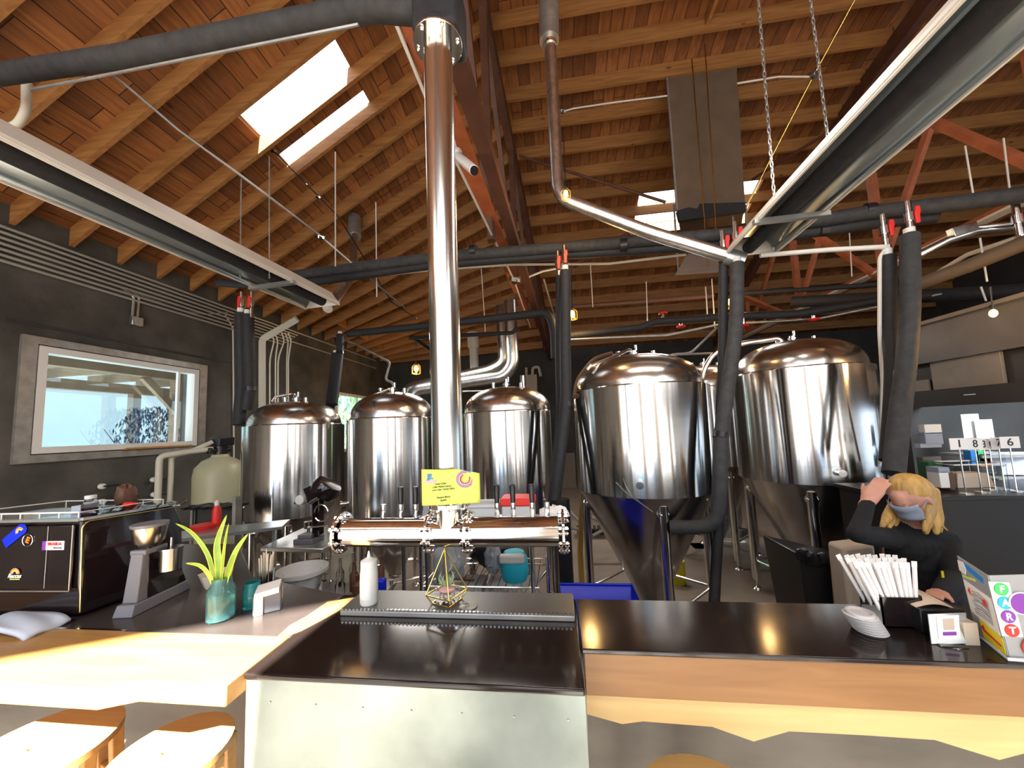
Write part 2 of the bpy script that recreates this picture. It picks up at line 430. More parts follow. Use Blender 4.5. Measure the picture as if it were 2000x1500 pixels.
# skylight kerbs
def kerb(name, x0, x1, y0, y1, zf, h):
    m_ = MB()
    for (a, b, c, d) in ((x0,y0,x1,y0),(x0,y1,x1,y1),(x0,y0,x0,y1),(x1,y0,x1,y1)):
        A = (a, b, zf(a, b)+h/2); B = (c, d, zf(c, d)+h/2); m_.beam(A, B, .03, h)
    o = struct(m_, name, 'white_paint', smooth=False)
    g = MB().quad((x0,y0,zf(x0,y0)+h),(x1,y0,zf(x1,y0)+h),(x1,y1,zf(x1,y1)+h),(x0,y1,zf(x0,y1)+h)).build('pane', 'glass', o)
kerb('window_5', SK_L[2], SK_L[3], 3.45, 3.63, lambda x, y: roofL(x, y)+.22, .05)
kerb('window_3', SK_L[2], SK_L[3], 2.85, 3.24, lambda x, y: roofL(x, y)+.22, .08)
kerb('window_4', SK_R[2], SK_R[3], jy(K2)+.02, jy(K3)+.02, lambda x, y: Cz(y)+.22, .12)
# joists, every one its own board
for k in range(KN):
    y = jy(k)
    if y < -2.8 or y > YB-.05: continue
    if y > 1.2:
        j = thing('ceiling_joist', 'pine joist sloping up from the left wall to the red truss', 'joist', (XL, y, WT), 'sloping pine joists of the left bay')
        a = roofL(XL+.02, y); b = Cz(y); x1 = Rx(y)-.03
        MB().hexa([(XL+.02,y-.019,a),(x1,y-.019,b),(x1,y+.019,b),(XL+.02,y+.019,a),(XL+.02,y-.019,a+.184),(x1,y-.019,b+.184),(x1,y+.019,b+.184),(XL+.02,y+.019,a+.184)]).build('board', 'joist_wood', j, smooth=False)
        if k % 2 == 0 and y < 8.5:
            MB().hexa([(XL+.5,y+.02,roofL(XL+.5,y)+.02),(XL+.54,y+.02,roofL(XL+.54,y)+.02),(XL+.54,y+JS-.02,roofL(XL+.54,y+JS)+.02),(XL+.5,y+JS-.02,roofL(XL+.5,y+JS)+.02),
                       (XL+.5,y+.02,roofL(XL+.5,y)+.18),(XL+.54,y+.02,roofL(XL+.54,y)+.18),(XL+.54,y+JS-.02,roofL(XL+.54,y+JS)+.18),(XL+.5,y+JS-.02,roofL(XL+.5,y+JS)+.18)]).build('blocking', 'joist_wood', j, smooth=False)
    if y > 2.8:
        j = thing('ceiling_joist', 'level pine joist running right from the red truss', 'joist', (Rx(y), y, Cz(y)), 'level pine joists of the middle bay')
        b = Cz(y)
        MB().box(Rx(y)+.03, y-.019, b, 4.12, y+.019, b+.184).build('board', 'joist_wood', j, smooth=False)
        if k % 4 == 1: MB().box(1.9, y+.02, b+.02, 1.94, y+JS-.02, b+.12).build('blocking', 'joist_wood', j, smooth=False)
    if y > 2.8:
        j = thing('ceiling_joist', 'pine joist beyond the right-hand red truss', 'joist', (4.1, y, Cz(y)), 'pine joists of the far right bay')
        MB().box(4.14, y-.019, Cz(y)-.0, XR, y+.019, Cz(y)+.184).build('board', 'joist_wood', j, smooth=False)
# windows of the left wall
def side_window(name, W, mull):
    y0, y1, z0, z1 = W; m_ = MB(); x = XL-.02
    m_.box(x-.06,y0,z0,x+.05,y1,z0+.06).box(x-.06,y0,z1-.06,x+.05,y1,z1).box(x-.06,y0,z0+.06,x+.05,y0+.06,z1-.06).box(x-.06,y1-.06,z0+.06,x+.05,y1,z1-.06)
    for y in mull: m_.box(x-.03, y-.014, z0+.05, x+.0, y+.014, z1-.05)
    o = struct(m_, name, 'white_plastic', smooth=False)
    MB().quad((x-.02,y0+.05,z0+.05),(x-.02,y1-.05,z0+.05),(x-.02,y1-.05,z1-.05),(x-.02,y0+.05,z1-.05)).build('pane', 'glass', o)
side_window('window_1', W1, [3.93]); side_window('window_2', W2, [8.0])
struct(MB().box(XL,2.55,2.56,XL+.03,4.25,2.63).box(XL,2.55,1.48,XL+.03,4.25,1.55).box(XL,2.55,1.55,XL+.03,2.65,2.56).box(XL,4.15,1.55,XL+.03,4.25,2.56), 'trim_1', 'dull_galv', smooth=False)
one(MB().box(XL+.0,3.35,1.555,XL+.06,4.05,1.575), 'window_ledge_board', 'edge_wood', 'thin brown wooden strip lying on the sill of the left window', 'board')
# dark plywood seams on the left wall
struct(MB().box(XL,2.45,2.72,XL+.012,4.75,2.745), 'trim_2', 'dark_wall', smooth=False)
# concrete plinth stripe at the back wall
struct(MB().box(-.6,YB-.03,0,1.9,YB,.9), 'baseboard_back', 'hood_panel', smooth=False)
# ================================================================== outside the left window
struct(MB().box(-30,-12,-.3,XL-.35,24,-.05), 'ground', 'outer_wall', smooth=False)
b_ = thing('outbuilding', 'pale blue-grey building wall seen through the left window', 'building', (-12,9,-.05))
MB().box(-14,-6,-.05,-11.5,22,7).build('wall', 'outer_wall', b_, smooth=False)
MB().box(-14.1,-6,7,-11.3,22,7.25).build('roof_edge', 'white_paint', b_, smooth=False)
pg = thing('pergola', 'timber pergola with brown beams and pale roof boards outside the left window', 'pergola', (-6.6,6,0))
for (x, y) in ((-6.2,5.15),(-8.6,6.3)): MB().box(x-.07,y-.07,-.05,x+.07,y+.07,2.62).build('post', 'pergola', pg, smooth=False)
MB().box(-6.28,1.5,2.62,-6.12,9,2.8).build('beam', 'pergola', pg, smooth=False)
MB().box(-8.68,1.5,2.62,-8.52,9,2.8).build('beam', 'pergola', pg, smooth=False)
MB().beam((-6.2,5.15,2.1),(-6.2,4.65,2.62),.07,.1).build('brace', 'pergola', pg, smooth=False)
for i in range(9): MB().box(-9,1.8+i*.8,2.8,-5.4,1.86+i*.8,2.95).build('rafter', 'pergola', pg, smooth=False)
MB().box(-9.2,1.4,2.95,-5.2,9.2,2.99).build('roof_board', 'white_paint', pg, smooth=False)
def bush(name, c, r, n, m, label, size=.07, stems=True, cat='shrub', hz=1.0):
    t = thing(name, label, cat, (c[0], c[1], -.05)); m_ = MB()
    for i in range(n):
        a = random.uniform(0, 2*pi); h = random.random(); rr = r*sqrt(random.random())*(.45+.55*sin(pi*min(1, h*.9+.1)))
        P = Vector((c[0]+rr*cos(a)*.8, c[1]+rr*sin(a), c[2]-r*hz+2*r*h*hz)); s_ = size*random.uniform(.5, 1.2)
        d = Vector((random.gauss(0,1), random.gauss(0,1), random.gauss(0,.6))).normalized(); u, w = basis(d)
        m_.quad(P-u*s_*.35, P+d*s_*.1-w*0+w*s_, P+u*s_*.35, P-w*s_)
    m_.build('foliage', m, t, smooth=False)
    s2 = MB()
    for i in range(9):
        a = random.uniform(0, 2*pi); s2.tube([(c[0],c[1],-.05), (c[0]+.3*r*cos(a),c[1]+.3*r*sin(a),c[2]-.3*r), (c[0]+.8*r*cos(a),c[1]+.8*r*sin(a),c[2]+r*.6*hz)], [.02,.014,.005], 5)
    s2.build('stem', 'brown', t)
bush('shrub', (-7.9,6.3,1.3), 1.0, 2400, 'shrub_blue', 'purple-blue leafy shrub in the middle of the left window', .06)
bush('shrub', (-8.4,3.6,1.2), 1.1, 2200, 'shrub_green', 'soft green shrub at the left edge of the left window', .08)
bush('shrub', (-7.0,7.4,1.5), .85, 1600, 'shrub_yellow', 'yellow-green climbing shrub beside the pergola post', .06, hz=1.3)
bush('shrub', (-8.0,9.6,1.9), 1.3, 2500, 'shrub_green', 'green shrub behind the pergola at the right of the left window', .08)
bush('tree', (-8.5,15.5,2.4), 3.2, 4200, 'shrub_green', 'green leafy tree filling the far left-wall window', .17, cat='tree')
# ================================================================== red steel bowstring trusses
def truss(X, label, z0, verts, y0, y1, mtop, mweb):
    t = thing('roof_truss', label, 'truss', (X(5), 5, z0))
    m = MB(); ys_ = [y0+(y1-y0)*i/10 for i in range(11)]
    for a, b in zip(ys_, ys_[1:]): m.beam((X(a), a, Cz(a)-.07), (X(b), b, Cz(b)-.07), .1, .2)
    m.build('top_chord', mtop, t, smooth=False)
    MB().beam((X(y0), y0, z0), (X(y1), y1, z0), .09, .09).build('bottom_chord', mweb, t, smooth=False)
    pv = None
    for v in verts:
        if y0 <= v <= y1:
            MB().beam((X(v), v, z0), (X(v), v, Cz(v)-.1), .075, .075, up=(0,1,0)).build('post', mweb, t, smooth=False)
            if pv is not None:
                MB().beam((X(pv), pv, Cz(pv)-.12), (X(v), v, z0+.05), .05, .07, up=(0,1,0)).build('diagonal_brace', mweb, t, smooth=False)
            pv = v
    return t
truss(lambda y: -.64+.045*y if False else Rx(y)-.0, 'dark red bowed steel truss over the middle of the room, left one', 3.44, [.2,1.8,3.3,4.9,6.5,8.1], -2.5, 9.6, 'dark_red_steel', 'dark_red_steel')
truss(lambda y: 4.1, 'orange-red steel truss at the right side of the room', 3.4, [.2,1.8,3.3,4.85,6.4,8.0], -2.5, 9.6, 'dark_red_steel', 'red_steel')
# orange-red beam beside the steel column
t = thing('roof_brace', 'orange-red angle-iron brace carrying a white conduit, left of the steel column', 'brace', (-.6,3,3.4))
MB().angle(at(775,-40,1.45), at(1040,640,6.3), .07, .01).build('bar', 'red_steel', t, smooth=False)
c_ = MB().tube([at(738,-40,1.45), at(838,205,1.98), at(900,335,2.45), at(1003,545,4.2), at(1036,640,6.2)], .011, 8).build('conduit', 'white_paint', t)
# thin tie rods under the roof
for (a, b, l) in (((1015,305,4.6),(1300,395,4.3),'thin dark red tie rod running right from the truss post to the hanging duct'),
                  ((1470,350,5.0),(1640,245,3.9),'thin dark red tie rod right of the hanging duct')):
    one(MB().tube([at(*a), at(*b)], .018, 8), 'tie_rod', 'dark_red_steel', l, 'rod')
one(MB().beam(at(1800,228,3.6), at(2080,350,2.8), .09, .05), 'roof_brace', 'red_steel', 'broad orange-red brace at the upper right edge below the heater', 'brace', smooth=False)
one(MB().beam(at(1565,440,4.6), at(1715,540,4.8), .06, .06), 'roof_brace', 'red_steel', 'orange-red brace meeting the right truss post behind the insulated pipes', 'brace', smooth=False)
one(MB().beam(at(1445,577,6.2), at(1560,625,6.5), .09, .05), 'roof_brace', 'red_steel', 'short orange brace above the dome of the right-hand tank', 'brace', smooth=False)
one(MB().beam(at(1120,520,5), at(1230,455,4.6), .05, .05), 'roof_brace', 'dark_red_steel', 'short dark red brace just above the red valves over the right-middle hoses', 'brace', smooth=False)
# ================================================================== steel column, tap tower
Y0 = 1.15; XC = -.363
tt = thing('tap_tower', 'polished steel pipe tap tower hung on a column over the drip tray', 'tap tower', (XC, Y0, 1.24))
def flange(c, ax, r, name='flange', n=8, th=.008, br=.0075, parent=None):
    c = Vector(c); ax = Vector(ax).normalized(); u, w = basis(ax)
    f = MB().cyl(c-ax*th/2, c+ax*th/2, r, n=32)
    o = f.build(name, 'polished', parent, bevel=.001)
    for i in range(n):
        a = 2*pi*(i+.5)/n; p = c+(u*cos(a)+w*sin(a))*(r*.84)
        MB().cyl(p-ax*.016, p+ax*.016, br*.55, n=8).cyl(p-ax*.013, p-ax*.006, br, n=6).cyl(p+ax*.006, p+ax*.013, br, n=6).build('bolt', 'polished', o)
    return o
zt = 1.296
MB().cyl((XC,Y0,1.40), (XC-.0,Y0,3.02), .051, n=40).build('column', 'column_steel', tt)
flange((XC,Y0,3.02), (0,0,1), .088, parent=tt, n=6)
flange((XC,Y0,1.385), (0,0,1), .068, parent=tt, th=.014)
MB().cyl((XC,Y0,1.38), (XC,Y0,zt), .042, n=32).build('riser', 'polished', tt)
MB().cyl((-.72,Y0,zt), (-.015,Y0,zt), .045, n=40).build('cross_pipe', 'polished', tt)
for x in (-.735, -.727): pass
flange((-.731,Y0,zt), (1,0,0), .066, parent=tt); flange((-.425,Y0,zt), (1,0,0), .066, parent=tt); flange((-.30,Y0,zt), (1,0,0), .066, parent=tt); flange((.0,Y0,zt), (1,0,0), .066, parent=tt)
for i, x in enumerate((-.63,-.565,-.51,-.455,-.22,-.165,-.10,-.05)):
    tp = MB().tube([(x,Y0+.03,zt+.02),(x,Y0+.075,zt+.025),(x,Y0+.085,zt+.055)], .008, 8).tube([(x,Y0+.07,zt+.01),(x,Y0+.085,zt-.06)], .007, 8).cyl((x,Y0+.085,zt+.05),(x,Y0+.085,zt+.072),.009, n=10).build('faucet', 'chrome', tt)
    if i in (1,2,3,4,5,6):
        MB().lathe([(0,0),(.008,0),(.0095,.03),(.011,.055),(.009,.062),(0,.064)], (x,Y0+.085,zt+.07), n=12).build('tap_handle', 'black_plastic', tp)
# paper sign wrapped on the column
sg = thing('paper_sign', 'curled lime-yellow paper sign with writing taped to the steel column', 'sign', (XC, 1.09, 1.385))
def sgp(u, v):   # u 0..1 , v 0..1 : curved round the column
    x = -.432+.185*u; y = 1.094-.013*sin(pi*(u*.9+.05))*1.0+.02*(u-.4)**2; z = 1.391+.004*u+.112*v-.006*(1-u)*0+.006*sin(u*2.6)*(v-.5)*-1
    if u > .62 and v > .8: z -= .02*((u-.62)/.38)**1.2*((v-.8)/.2)
    return Vector((x, y, z))
m_ = MB(); g = [[m_.b.verts.new(sgp(i/16, j/10)) for j in range(11)] for i in range(17)]
for i in range(16):
    for j in range(10): m_._f([g[i][j], g[i+1][j], g[i+1][j+1], g[i][j+1]])
m_.build('sheet', 'lime', sg, solid=.0008)
def sgM(u, v, rot=0):
    o = sgp(u, v)+Vector((0,-.0022,0)); x = (sgp(min(1,u+.08), v)-sgp(max(0,u-.08), v)); M = frame(o, x, (0,0,1)); return M @ Matrix.Rotation(rot, 4, 'Z')
for (u, v, tx, sz_) in ((.36,.60,'Lime Cider',.0085), (.38,.52,'Cider Meets Liqueur',.0075), (.40,.44,'Lime Cider Tasting Flights',.007), (.40,.22,'Passion Berry',.008), (.40,.135,'Radler',.008)):
    textmesh(tx, sz_, sgM(u, v, .06), 'ink', sg, shear=.3)
textmesh('JJ!.', .022, sgM(.17,.8), 'blue2', sg, bold=.0006)
MB().prism([sgM(.17,.66) @ Vector(p) for p in ((-.02,-.006,0),(.02,-.004,0),(.02,.006,0),(-.02,.006,0))], (0,-.0006,0)).build('pink_stripe', 'pink', sg, smooth=False)
for k, (r_, mt) in enumerate(((.026,'blue2'),(.0235,'pink'),(.021,'magenta'),(.0185,'paper'),(.016,'orange'),(.0135,'purple'))):
    MB().tube([sgM(.77,.70) @ Vector((r_*cos(a/24*2*pi)*1.0, r_*sin(a/24*2*pi)*.95, .0006*k)) for a in range(3+k, 24+k-2)], .0011, 5).build('ring', mt, sg)
# ================================================================== beer trunk line, upper left
tr = thing('beer_trunk_line', 'fat black insulated beer line coming from the left to the top of the steel column', 'pipe', (-.9,1.2,3.0))
MB().tube([at(-30,150,1.35), at(240,110,1.3), at(480,62,1.24), at(730,15,1.17), (XC-.03,1.15,3.16)], .045, 16).build('insulation', 'grey_foam', tr)
MB().tube([at(60,175,1.24), at(240,140,1.2), at(480,92,1.15), at(700,48,1.1)], .006, 6).build('cable', 'dull_galv', tr)
one(MB().obox((XC+.005,1.17,3.14), .17, .16, .22).cyl((XC,1.15,3.02),(XC,1.15,3.08),.07), 'column_head_box', 'black_foam', 'dark taped box above the flange at the top of the steel column', 'box', bevel=.02)
one(MB().tube([at(52,150,1.5), at(52,215,1.5), at(35,245,1.5), at(-10,255,1.5)], .02, 12, bend=.04), 'drain_elbow', 'off_white', 'cream plastic pipe elbow hanging below the fat black line at upper left', 'pipe')
# ================================================================== radiant tube heaters
def heater(x0, y0, x1, y1, z, label, seamx):
    t = thing('radiant_heater', label, 'heater', ((x0+x1)/2, (y0+y1)/2, z))
    d = Vector((x1-x0, y1-y0, 0)).normalized(); sd = Vector((d.y, -d.x, 0))  # sd points right when d is +Y
    P0, P1 = Vector((x0,y0,z)), Vector((x1,y1,z))
    prof = [(-.19,0),(-.17,.04),(-.1,.13),(-.06,.15),(.06,.15),(.1,.13),(.17,.04),(.19,0)]
    m = MB()
    for (a, b), (c, e) in zip(prof, prof[1:]):
        m.quad(P0+sd*a+Vector((0,0,b)), P0+sd*c+Vector((0,0,e)), P1+sd*c+Vector((0,0,e)), P1+sd*a+Vector((0,0,b)))
    m.build('reflector', 'heater_grey', t, solid=.006)
    for s_ in (-1, 1):
        MB().beam(P0+sd*.19*s_+Vector((0,0,.01)), P1+sd*.19*s_+Vector((0,0,.01)), .012, .03).build('rim', 'white_paint', t, smooth=False)
    # off-white outer skirt on the right-hand or left-hand side
    a, b = seamx
    MB().hexa([P0+sd*a+Vector((0,0,.0)), P0+sd*b+Vector((0,0,.13)), P0+sd*b*1.05+Vector((0,0,.135)), P0+sd*a*1.05+Vector((0,0,.005)),
               P1+sd*a+Vector((0,0,.0)), P1+sd*b+Vector((0,0,.13)), P1+sd*b*1.05+Vector((0,0,.135)), P1+sd*a*1.05+Vector((0,0,.005))]).build('skirt', 'white_paint', t, smooth=False)
    MB().tube([P0+Vector((0,0,.06)), P1+Vector((0,0,.06))], .05, 20).build('tube', 'black_foam', t)
    MB().beam(P0+sd*.0+Vector((0,0,.075)), P1+Vector((0,0,.075)), .0, .0) if False else None
    MB().quad(P1+sd*-.19, P1+sd*-.1+Vector((0,0,.13)), P1+sd*.1+Vector((0,0,.13)), P1+sd*.19).build('end_cap', 'white_paint', t, solid=.004)
    for f in (.12, .78):
        c = P0.lerp(P1, f); MB().beam(c-sd*.22+Vector((0,0,-.01)), c+sd*.22+Vector((0,0,-.01)), .035, .03).build('bracket', 'tin', t, smooth=False)
    return t, sd
def chain(p, q, label, r=.011, m='dull_galv'):
    p, q = Vector(p), Vector(q); d = (q-p).normalized(); L_ = (q-p).length; n = int(L_/(r*2.7)); u, w = basis(d); mb = MB()
    for i in range(n):
        c = p+d*(i+.5)*L_/n; a, b = (u, w) if i % 2 else (w, u)
        mb.tube([c+a*r*.55*cos(t)+d*r*1.7*sin(t) for t in [k*pi/4 for k in range(8)]], r*.28, 5, closed=True)
    return one(mb, 'hanging_chain', m, label, 'chain')
hl, _ = heater(-2.46, .55, -2.27, 3.22, 2.9, 'long grey radiant tube heater hanging on chains at the left', (.19, .1))
hr, _ = heater(1.50, .55, 1.56, 2.93, 2.9, 'long radiant tube heater with cream skirt hanging at the upper right', (-.19, -.1))
chain(atz(469,545,2.9), at(471,350,2.5), 'left one of two thin chains holding the left heater', .008)
chain(at(526,543,2.5), at(526,305,2.5), 'right one of two thin chains holding the left heater', .008)
chain(at(1513,395,2.3), at(1478,-40,2.3), 'left one of two chains holding the right heater', .014)
chain(at(1617,270,2.3), at(1578,-40,2.3), 'right one of two chains holding the right heater', .014)
# heater flues
fl = thing('heater_flue', 'shiny galvanised flue pipe bending down to the right heater', 'flue', at(1090,385,2.9))
MB().tube([at(1074,75,2.9), at(1090,385,2.9), at(1270,455,2.9), at(1437,505,2.9)], .052, 20, bend=.12).build('pipe', 'galvanised', fl)
MB().cyl(at(1073,80,2.9), at(1071,-90,2.9), .085, n=24).build('roof_collar', 'dull_galv', fl)
MB().cyl(at(1074,75,2.9), at(1074,92,2.9), .062, n=24).build('clamp_ring', 'polished', fl)
MB().cyl(at(1418,500,2.9), at(1450,510,2.9), .065, n=20).build('foil_joint', 'tin', fl)
fl = thing('heater_flue', 'thin shiny flue pipe slanting up from the left heater into the joists', 'flue', at(640,600,3.3))
MB().tube([at(640,602,3.3), at(690,537,4.3), at(693,430,4.55)], .05, 18, bend=.1).build('pipe', 'galvanised', fl)
MB().cyl(at(693,462,4.5), at(692,425,4.6), .085, n=20).build('roof_collar', 'dull_galv', fl)
# ================================================================== hanging sheet-metal duct
du = thing('hanging_duct', 'tall brown-grey sheet-metal duct hanging from the joists, frayed at the bottom', 'duct', at(1380,415,4.4))
A, B, C_, D = at(1300,122,4.4), at(1437,108,4.4), at(1455,395,4.4), at(1322,412,4.4)
m = MB(); bk = Vector((.2,.5,0)); m.hexa([D, C_, C_+bk, D+bk, A, B, B+bk, A+bk]); m.build('casing', 'sheet', du, smooth=False)
e = Vector((0,-.004,0))
MB().prism([D+e, at(1345,405,4.4)+e, at(1362,408,4.4)+e, at(1366,398,4.4)+e, C_+e, C_+e+Vector((0,0,-.11)), D+e+Vector((.02,0,-.13))], (0,.05,0)).build('torn_liner', 'black_foam', du, smooth=False)
MB().beam(A+e, D+e, .02, .02, up=(0,1,0)).build('corner_seam', 'dull_galv', du, smooth=False)
one(MB().hexa([at(1318,538,4.4),at(1405,532,4.4),at(1405,532,4.9),at(1318,538,4.9),at(1342,496,4.5),at(1400,490,4.5),at(1400,490,4.8),at(1342,496,4.8)]), 'duct_hood', 'tin', 'small pale metal hood hanging below the sheet-metal duct', 'hood', smooth=False)
for i, (x0, y0, x1, y1) in enumerate(((1351,115,1383,520),(1375,60,1403,520))):
    one(MB().tube([at(x0,y0,4.25), at(x1,y1,4.25)], .007, 6), 'hanger_rod', 'gold', ['left','right'][i]+' one of two threaded rods crossing in front of the hanging duct', 'rod')
for i, (x0, y0, x1, y1) in enumerate(((1316,400,1325,530),(1456,400,1462,470),(1430,395,1434,470))):
    one(MB().tube([at(x0,y0,4.5), at(x1,y1,4.5)], .012, 6), 'hanger_rod', 'dull_galv', ['grey rod at the lower left corner of the hanging duct','grey rod at the lower right corner of the hanging duct','short dark rod under the hanging duct, right of its middle'][i], 'rod')
# thin vertical hanger rods of the pipe runs
rods = [(655,297,655,520,3.3,'long pale hanger rod above the left part of the grey header pipe'), (734,395,736,580,3.6,'thin hanger rod left of the steel column'), (940,525,948,648,5.0,'thin hanger rod just right of the steel column'),
        (1153,515,1158,600,5,'thin hanger rod right of the red-valve hoses'), (1262,550,1265,638,5,'hanger rod over the pipe with the red hand wheel'), (1378,560,1382,622,4.5,'yellowish hanger rod left of the bulb between the black hoses'), (1390,545,1396,640,4.5,'second hanger rod left of the bulb between the black hoses'),
        (1659,455,1664,540,4.5,'thin rod left of the orange truss post'), (1916,560,1926,588,3.2,'short rod at the right above the grey hood wall'), (1885,285,1905,405,3,'thin rod at far right above the header'), (1960,270,1972,370,3,'outermost thin rod at the right edge'), (1914,465,1928,550,3,'rod holding the dark trunk at the right')]
for (x0, y0, x1, y1, Y, l) in rods: one(MB().tube([at(x0,y0,Y), at(x1,y1,Y)], .006, 6), 'hanger_rod', 'white_paint', l, 'rod')
# ================================================================== header pipes
def pipe(pts, r, m, name, label, cat='pipe', bend=None, n=14, group=None, extra=None):
    t = thing(name, label, cat, at(*pts[0])); MB().tube([at(*p) for p in pts], r, n, bend=bend).build('run', m, t)
    if extra:
        for (x, y, Y) in extra:
            c = at(x, y, Y); d = (at(*pts[-1])-at(*pts[0])).normalized(); MB().cyl(c-d*.03, c+d*.03, r*1.06, n=16).build('tape_band', 'black_plastic', t)
    return t
pipe([(545,542,3.55),(850,503,3.4),(1110,483,3.3),(1420,458,3.2),(1700,415,3.0),(1860,398,2.85),(2060,372,2.7)], .055, 'grey_foam', 'insulated_header', 'thick grey insulated header pipe crossing the whole room, upper one', extra=[(925,490,3.35),(1218,478,3.25),(1697,412,3.0)])
pipe([(425,552,3.5),(545,560,3.55),(850,517,3.45),(1110,497,3.35),(1420,478,3.25),(1700,437,3.05),(1830,423,2.95)], .045, 'black_foam', 'insulated_header', 'black insulated header pipe just below the thick grey one', extra=[(1608,450,3.1)])
pipe([(650,548,3.9),(850,527,3.8),(1000,517,3.7),(1190,515,3.6),(1340,497,3.4)], .012, 'white_paint', 'conduit', 'white conduit running below the grey header pipe left of the heater flue', 'conduit')
pipe([(1485,499,2.9),(1620,488,2.85),(1735,482,2.8)], .018, 'white_paint', 'conduit', 'white conduit from the end of the right heater to the right-hand valves', 'conduit')
pipe([(1735,482,2.8),(1718,500,2.8),(1718,650,2.8),(1724,745,2.9),(1720,905,3.0)], .012, 'white_paint', 'conduit', 'white conduit dropping beside the rightmost pair of black hoses', 'conduit', bend=.06)
pipe([(680,652,4.6),(850,635,4.5),(1000,618,4.4),(1070,610,4.3),(1082,640,4.3),(1084,700,4.3)], .05, 'black_foam', 'black_pipe', 'black insulated pipe behind the column ending in an elbow above the third tank', bend=.15)
pipe([(800,660,5.6),(900,655,5.5),(1002,650,5.4),(1010,640,5.4)], .03, 'black_foam', 'black_pipe', 'thin black pipe behind the steel column, under the longer black one', bend=.05)
pipe([(805,658,5.6),(850,690,6.4)], .035, 'black_foam', 'black_pipe', 'short black pipe slanting to the steel column above the pendant bulb')
pipe([(1110,656,4.6),(1250,640,4.5),(1280,628,4.5),(1400,620,4.4),(1560,613,4.3),(1730,585,4.2),(1820,577,4.0)], .045, 'black_foam', 'black_pipe', 'black pipe with red hand wheels running behind the big tank domes', extra=[(1500,617,4.4)])
pipe([(1110,663,4.6),(1300,655,4.5),(1400,635,4.5),(1600,622,4.4),(1880,566,4.0)], .014, 'dull_galv', 'black_pipe', 'thin grey pipe just under the pipe with the red hand wheels')
pipe([(1110,600,5.4),(1250,590,5.2),(1395,578,5.0)], .03, 'brown', 'black_pipe', 'dark brown pipe ending at the yellowish hanger rods')
pipe([(1450,573,5.0),(1600,564,4.8),(1720,555,4.6)], .03, 'black_foam', 'black_pipe', 'dark pipe crossing behind the right truss posts')
pipe([(1545,590,4.8),(1720,582,4.4),(1880,575,4.0),(2060,566,3.6)], .07, 'black_foam', 'black_pipe', 'fat black pipe running to the right edge above the grey hood wall')
pipe([(1400,640,4.4),(1350,690,4.3),(1310,692,4.3),(1300,705,4.2)], .012, 'dull_galv', 'small_pipe', 'thin grey tubing bending down behind the fourth tank, outer', bend=.08)
pipe([(1400,690,4.3),(1318,692,4.2),(1307,706,4.2)], .012, 'dull_galv', 'small_pipe', 'thin grey tubing bending down behind the fourth tank, inner', bend=.08)
pipe([(1780,560,3.3),(1890,520,3.0),(2060,450,2.6)], .05, 'sheet', 'cable_tray', 'dark trunking rising to the right edge above the hood wall', 'trunking')
pipe([(1765,572,4.5),(1890,497,3.6),(2060,440,3.0)], .02, 'white_paint', 'conduit', 'long white conduit rising to the right edge above the dark trunking', 'conduit')
# conduits under the right truss
for i in range(3):
    one(MB().tube([(4.0-.045*i, 3.0, 3.33), (4.0-.045*i, 8.3, 3.33)], .016, 8), 'conduit', 'white_paint', ['first shiny conduit under the right truss chord, nearest the chord','second shiny conduit under the right truss chord, middle one','third shiny conduit under the right truss chord, farthest left'][i], 'conduit')
t = thing('junction_box', 'galvanised junction box with fittings beside the right-hand red valves', 'box', at(1885,450,3.0))
MB().obox(at(1880,450,3.0), .17, .05, .07, ry=-.2).build('box', 'galvanised', t, bevel=.004)
MB().tube([at(1790,500,3.1), at(1850,470,3.0), at(1905,452,3.0), at(2060,436,2.9)], .028, 10).build('pipe', 'galvanised', t)
MB().tube([at(1905,445,3.0), at(1990,436,2.9)], .018, 10).build('upper_pipe', 'galvanised', t)
# gate-valve assemblies: red levers at the head of each pair of hoses
def valve(x, y, Y, r, label, flip=1, name='ball_valve'):
    t = thing(name, label, 'valve', at(x, y, Y)); c = at(x, y, Y)
    MB().cyl(c+Vector((0,0,-.16)), c+Vector((0,0,.12)), r*.5, n=12).cyl(c+Vector((0,0,-.03)), c+Vector((0,0,.03)), r*.75, n=12).cyl(c+Vector((0,0,-.16)), c+Vector((0,0,-.12)), r*.7, n=8).build('body', 'chrome', t)
    MB().prism([c+Vector((flip*.018+a*.02*1.0, -.03, b*.06)) for a, b in ((-.6,-1),(.5,-1),(.7,0),(1.1,.4),(.9,1),(-.4,1),(-.7,.2))], (0,-.012,0)).build('lever', 'red', t, bevel=.003)
    return t
for (x, y, Y, l) in ((1103,505,3.15,'red-handled valve over the middle hoses, right one'), (1090,516,3.2,'red-handled valve over the middle hoses, left one'), (1412,478,3.05,'red-handled valve beside the end of the heater, left one'), (1437,462,3.0,'red-handled valve beside the end of the heater, right one'),
                   (1727,450,2.85,'red-handled valve above the rightmost hoses, left one'), (1776,425,2.75,'red-handled valve above the rightmost hoses, right one'), (1988,428,2.8,'red-handled valve at the right edge'),
                   (471,592,3.3,'red-handled valve at the far left, left one'), (491,592,3.3,'red-handled valve at the far left, right one'), (667,662,4.6,'small red-handled valve above the second tank')):
    valve(x, y, Y, .04, l, flip=.3 if x < 1150 else 1)
def wheel(x, y, Y, label, hang=0):
    t = thing('gate_valve', label, 'valve', at(x, y, Y)); c = at(x, y, Y); s_ = -1 if hang else 1
    MB().cyl(c-Vector((0,0,.09*s_)), c, .02, n=10).build('stem', 'chrome', t)
    MB().tube([c+Vector((.04*cos(a*pi/8), .04*sin(a*pi/8), 0)) for a in range(16)], .012, 6, closed=True).cyl(c-Vector((.04,0,0)), c+Vector((.04,0,0)), .008, n=6).build('hand_wheel', 'red', t)
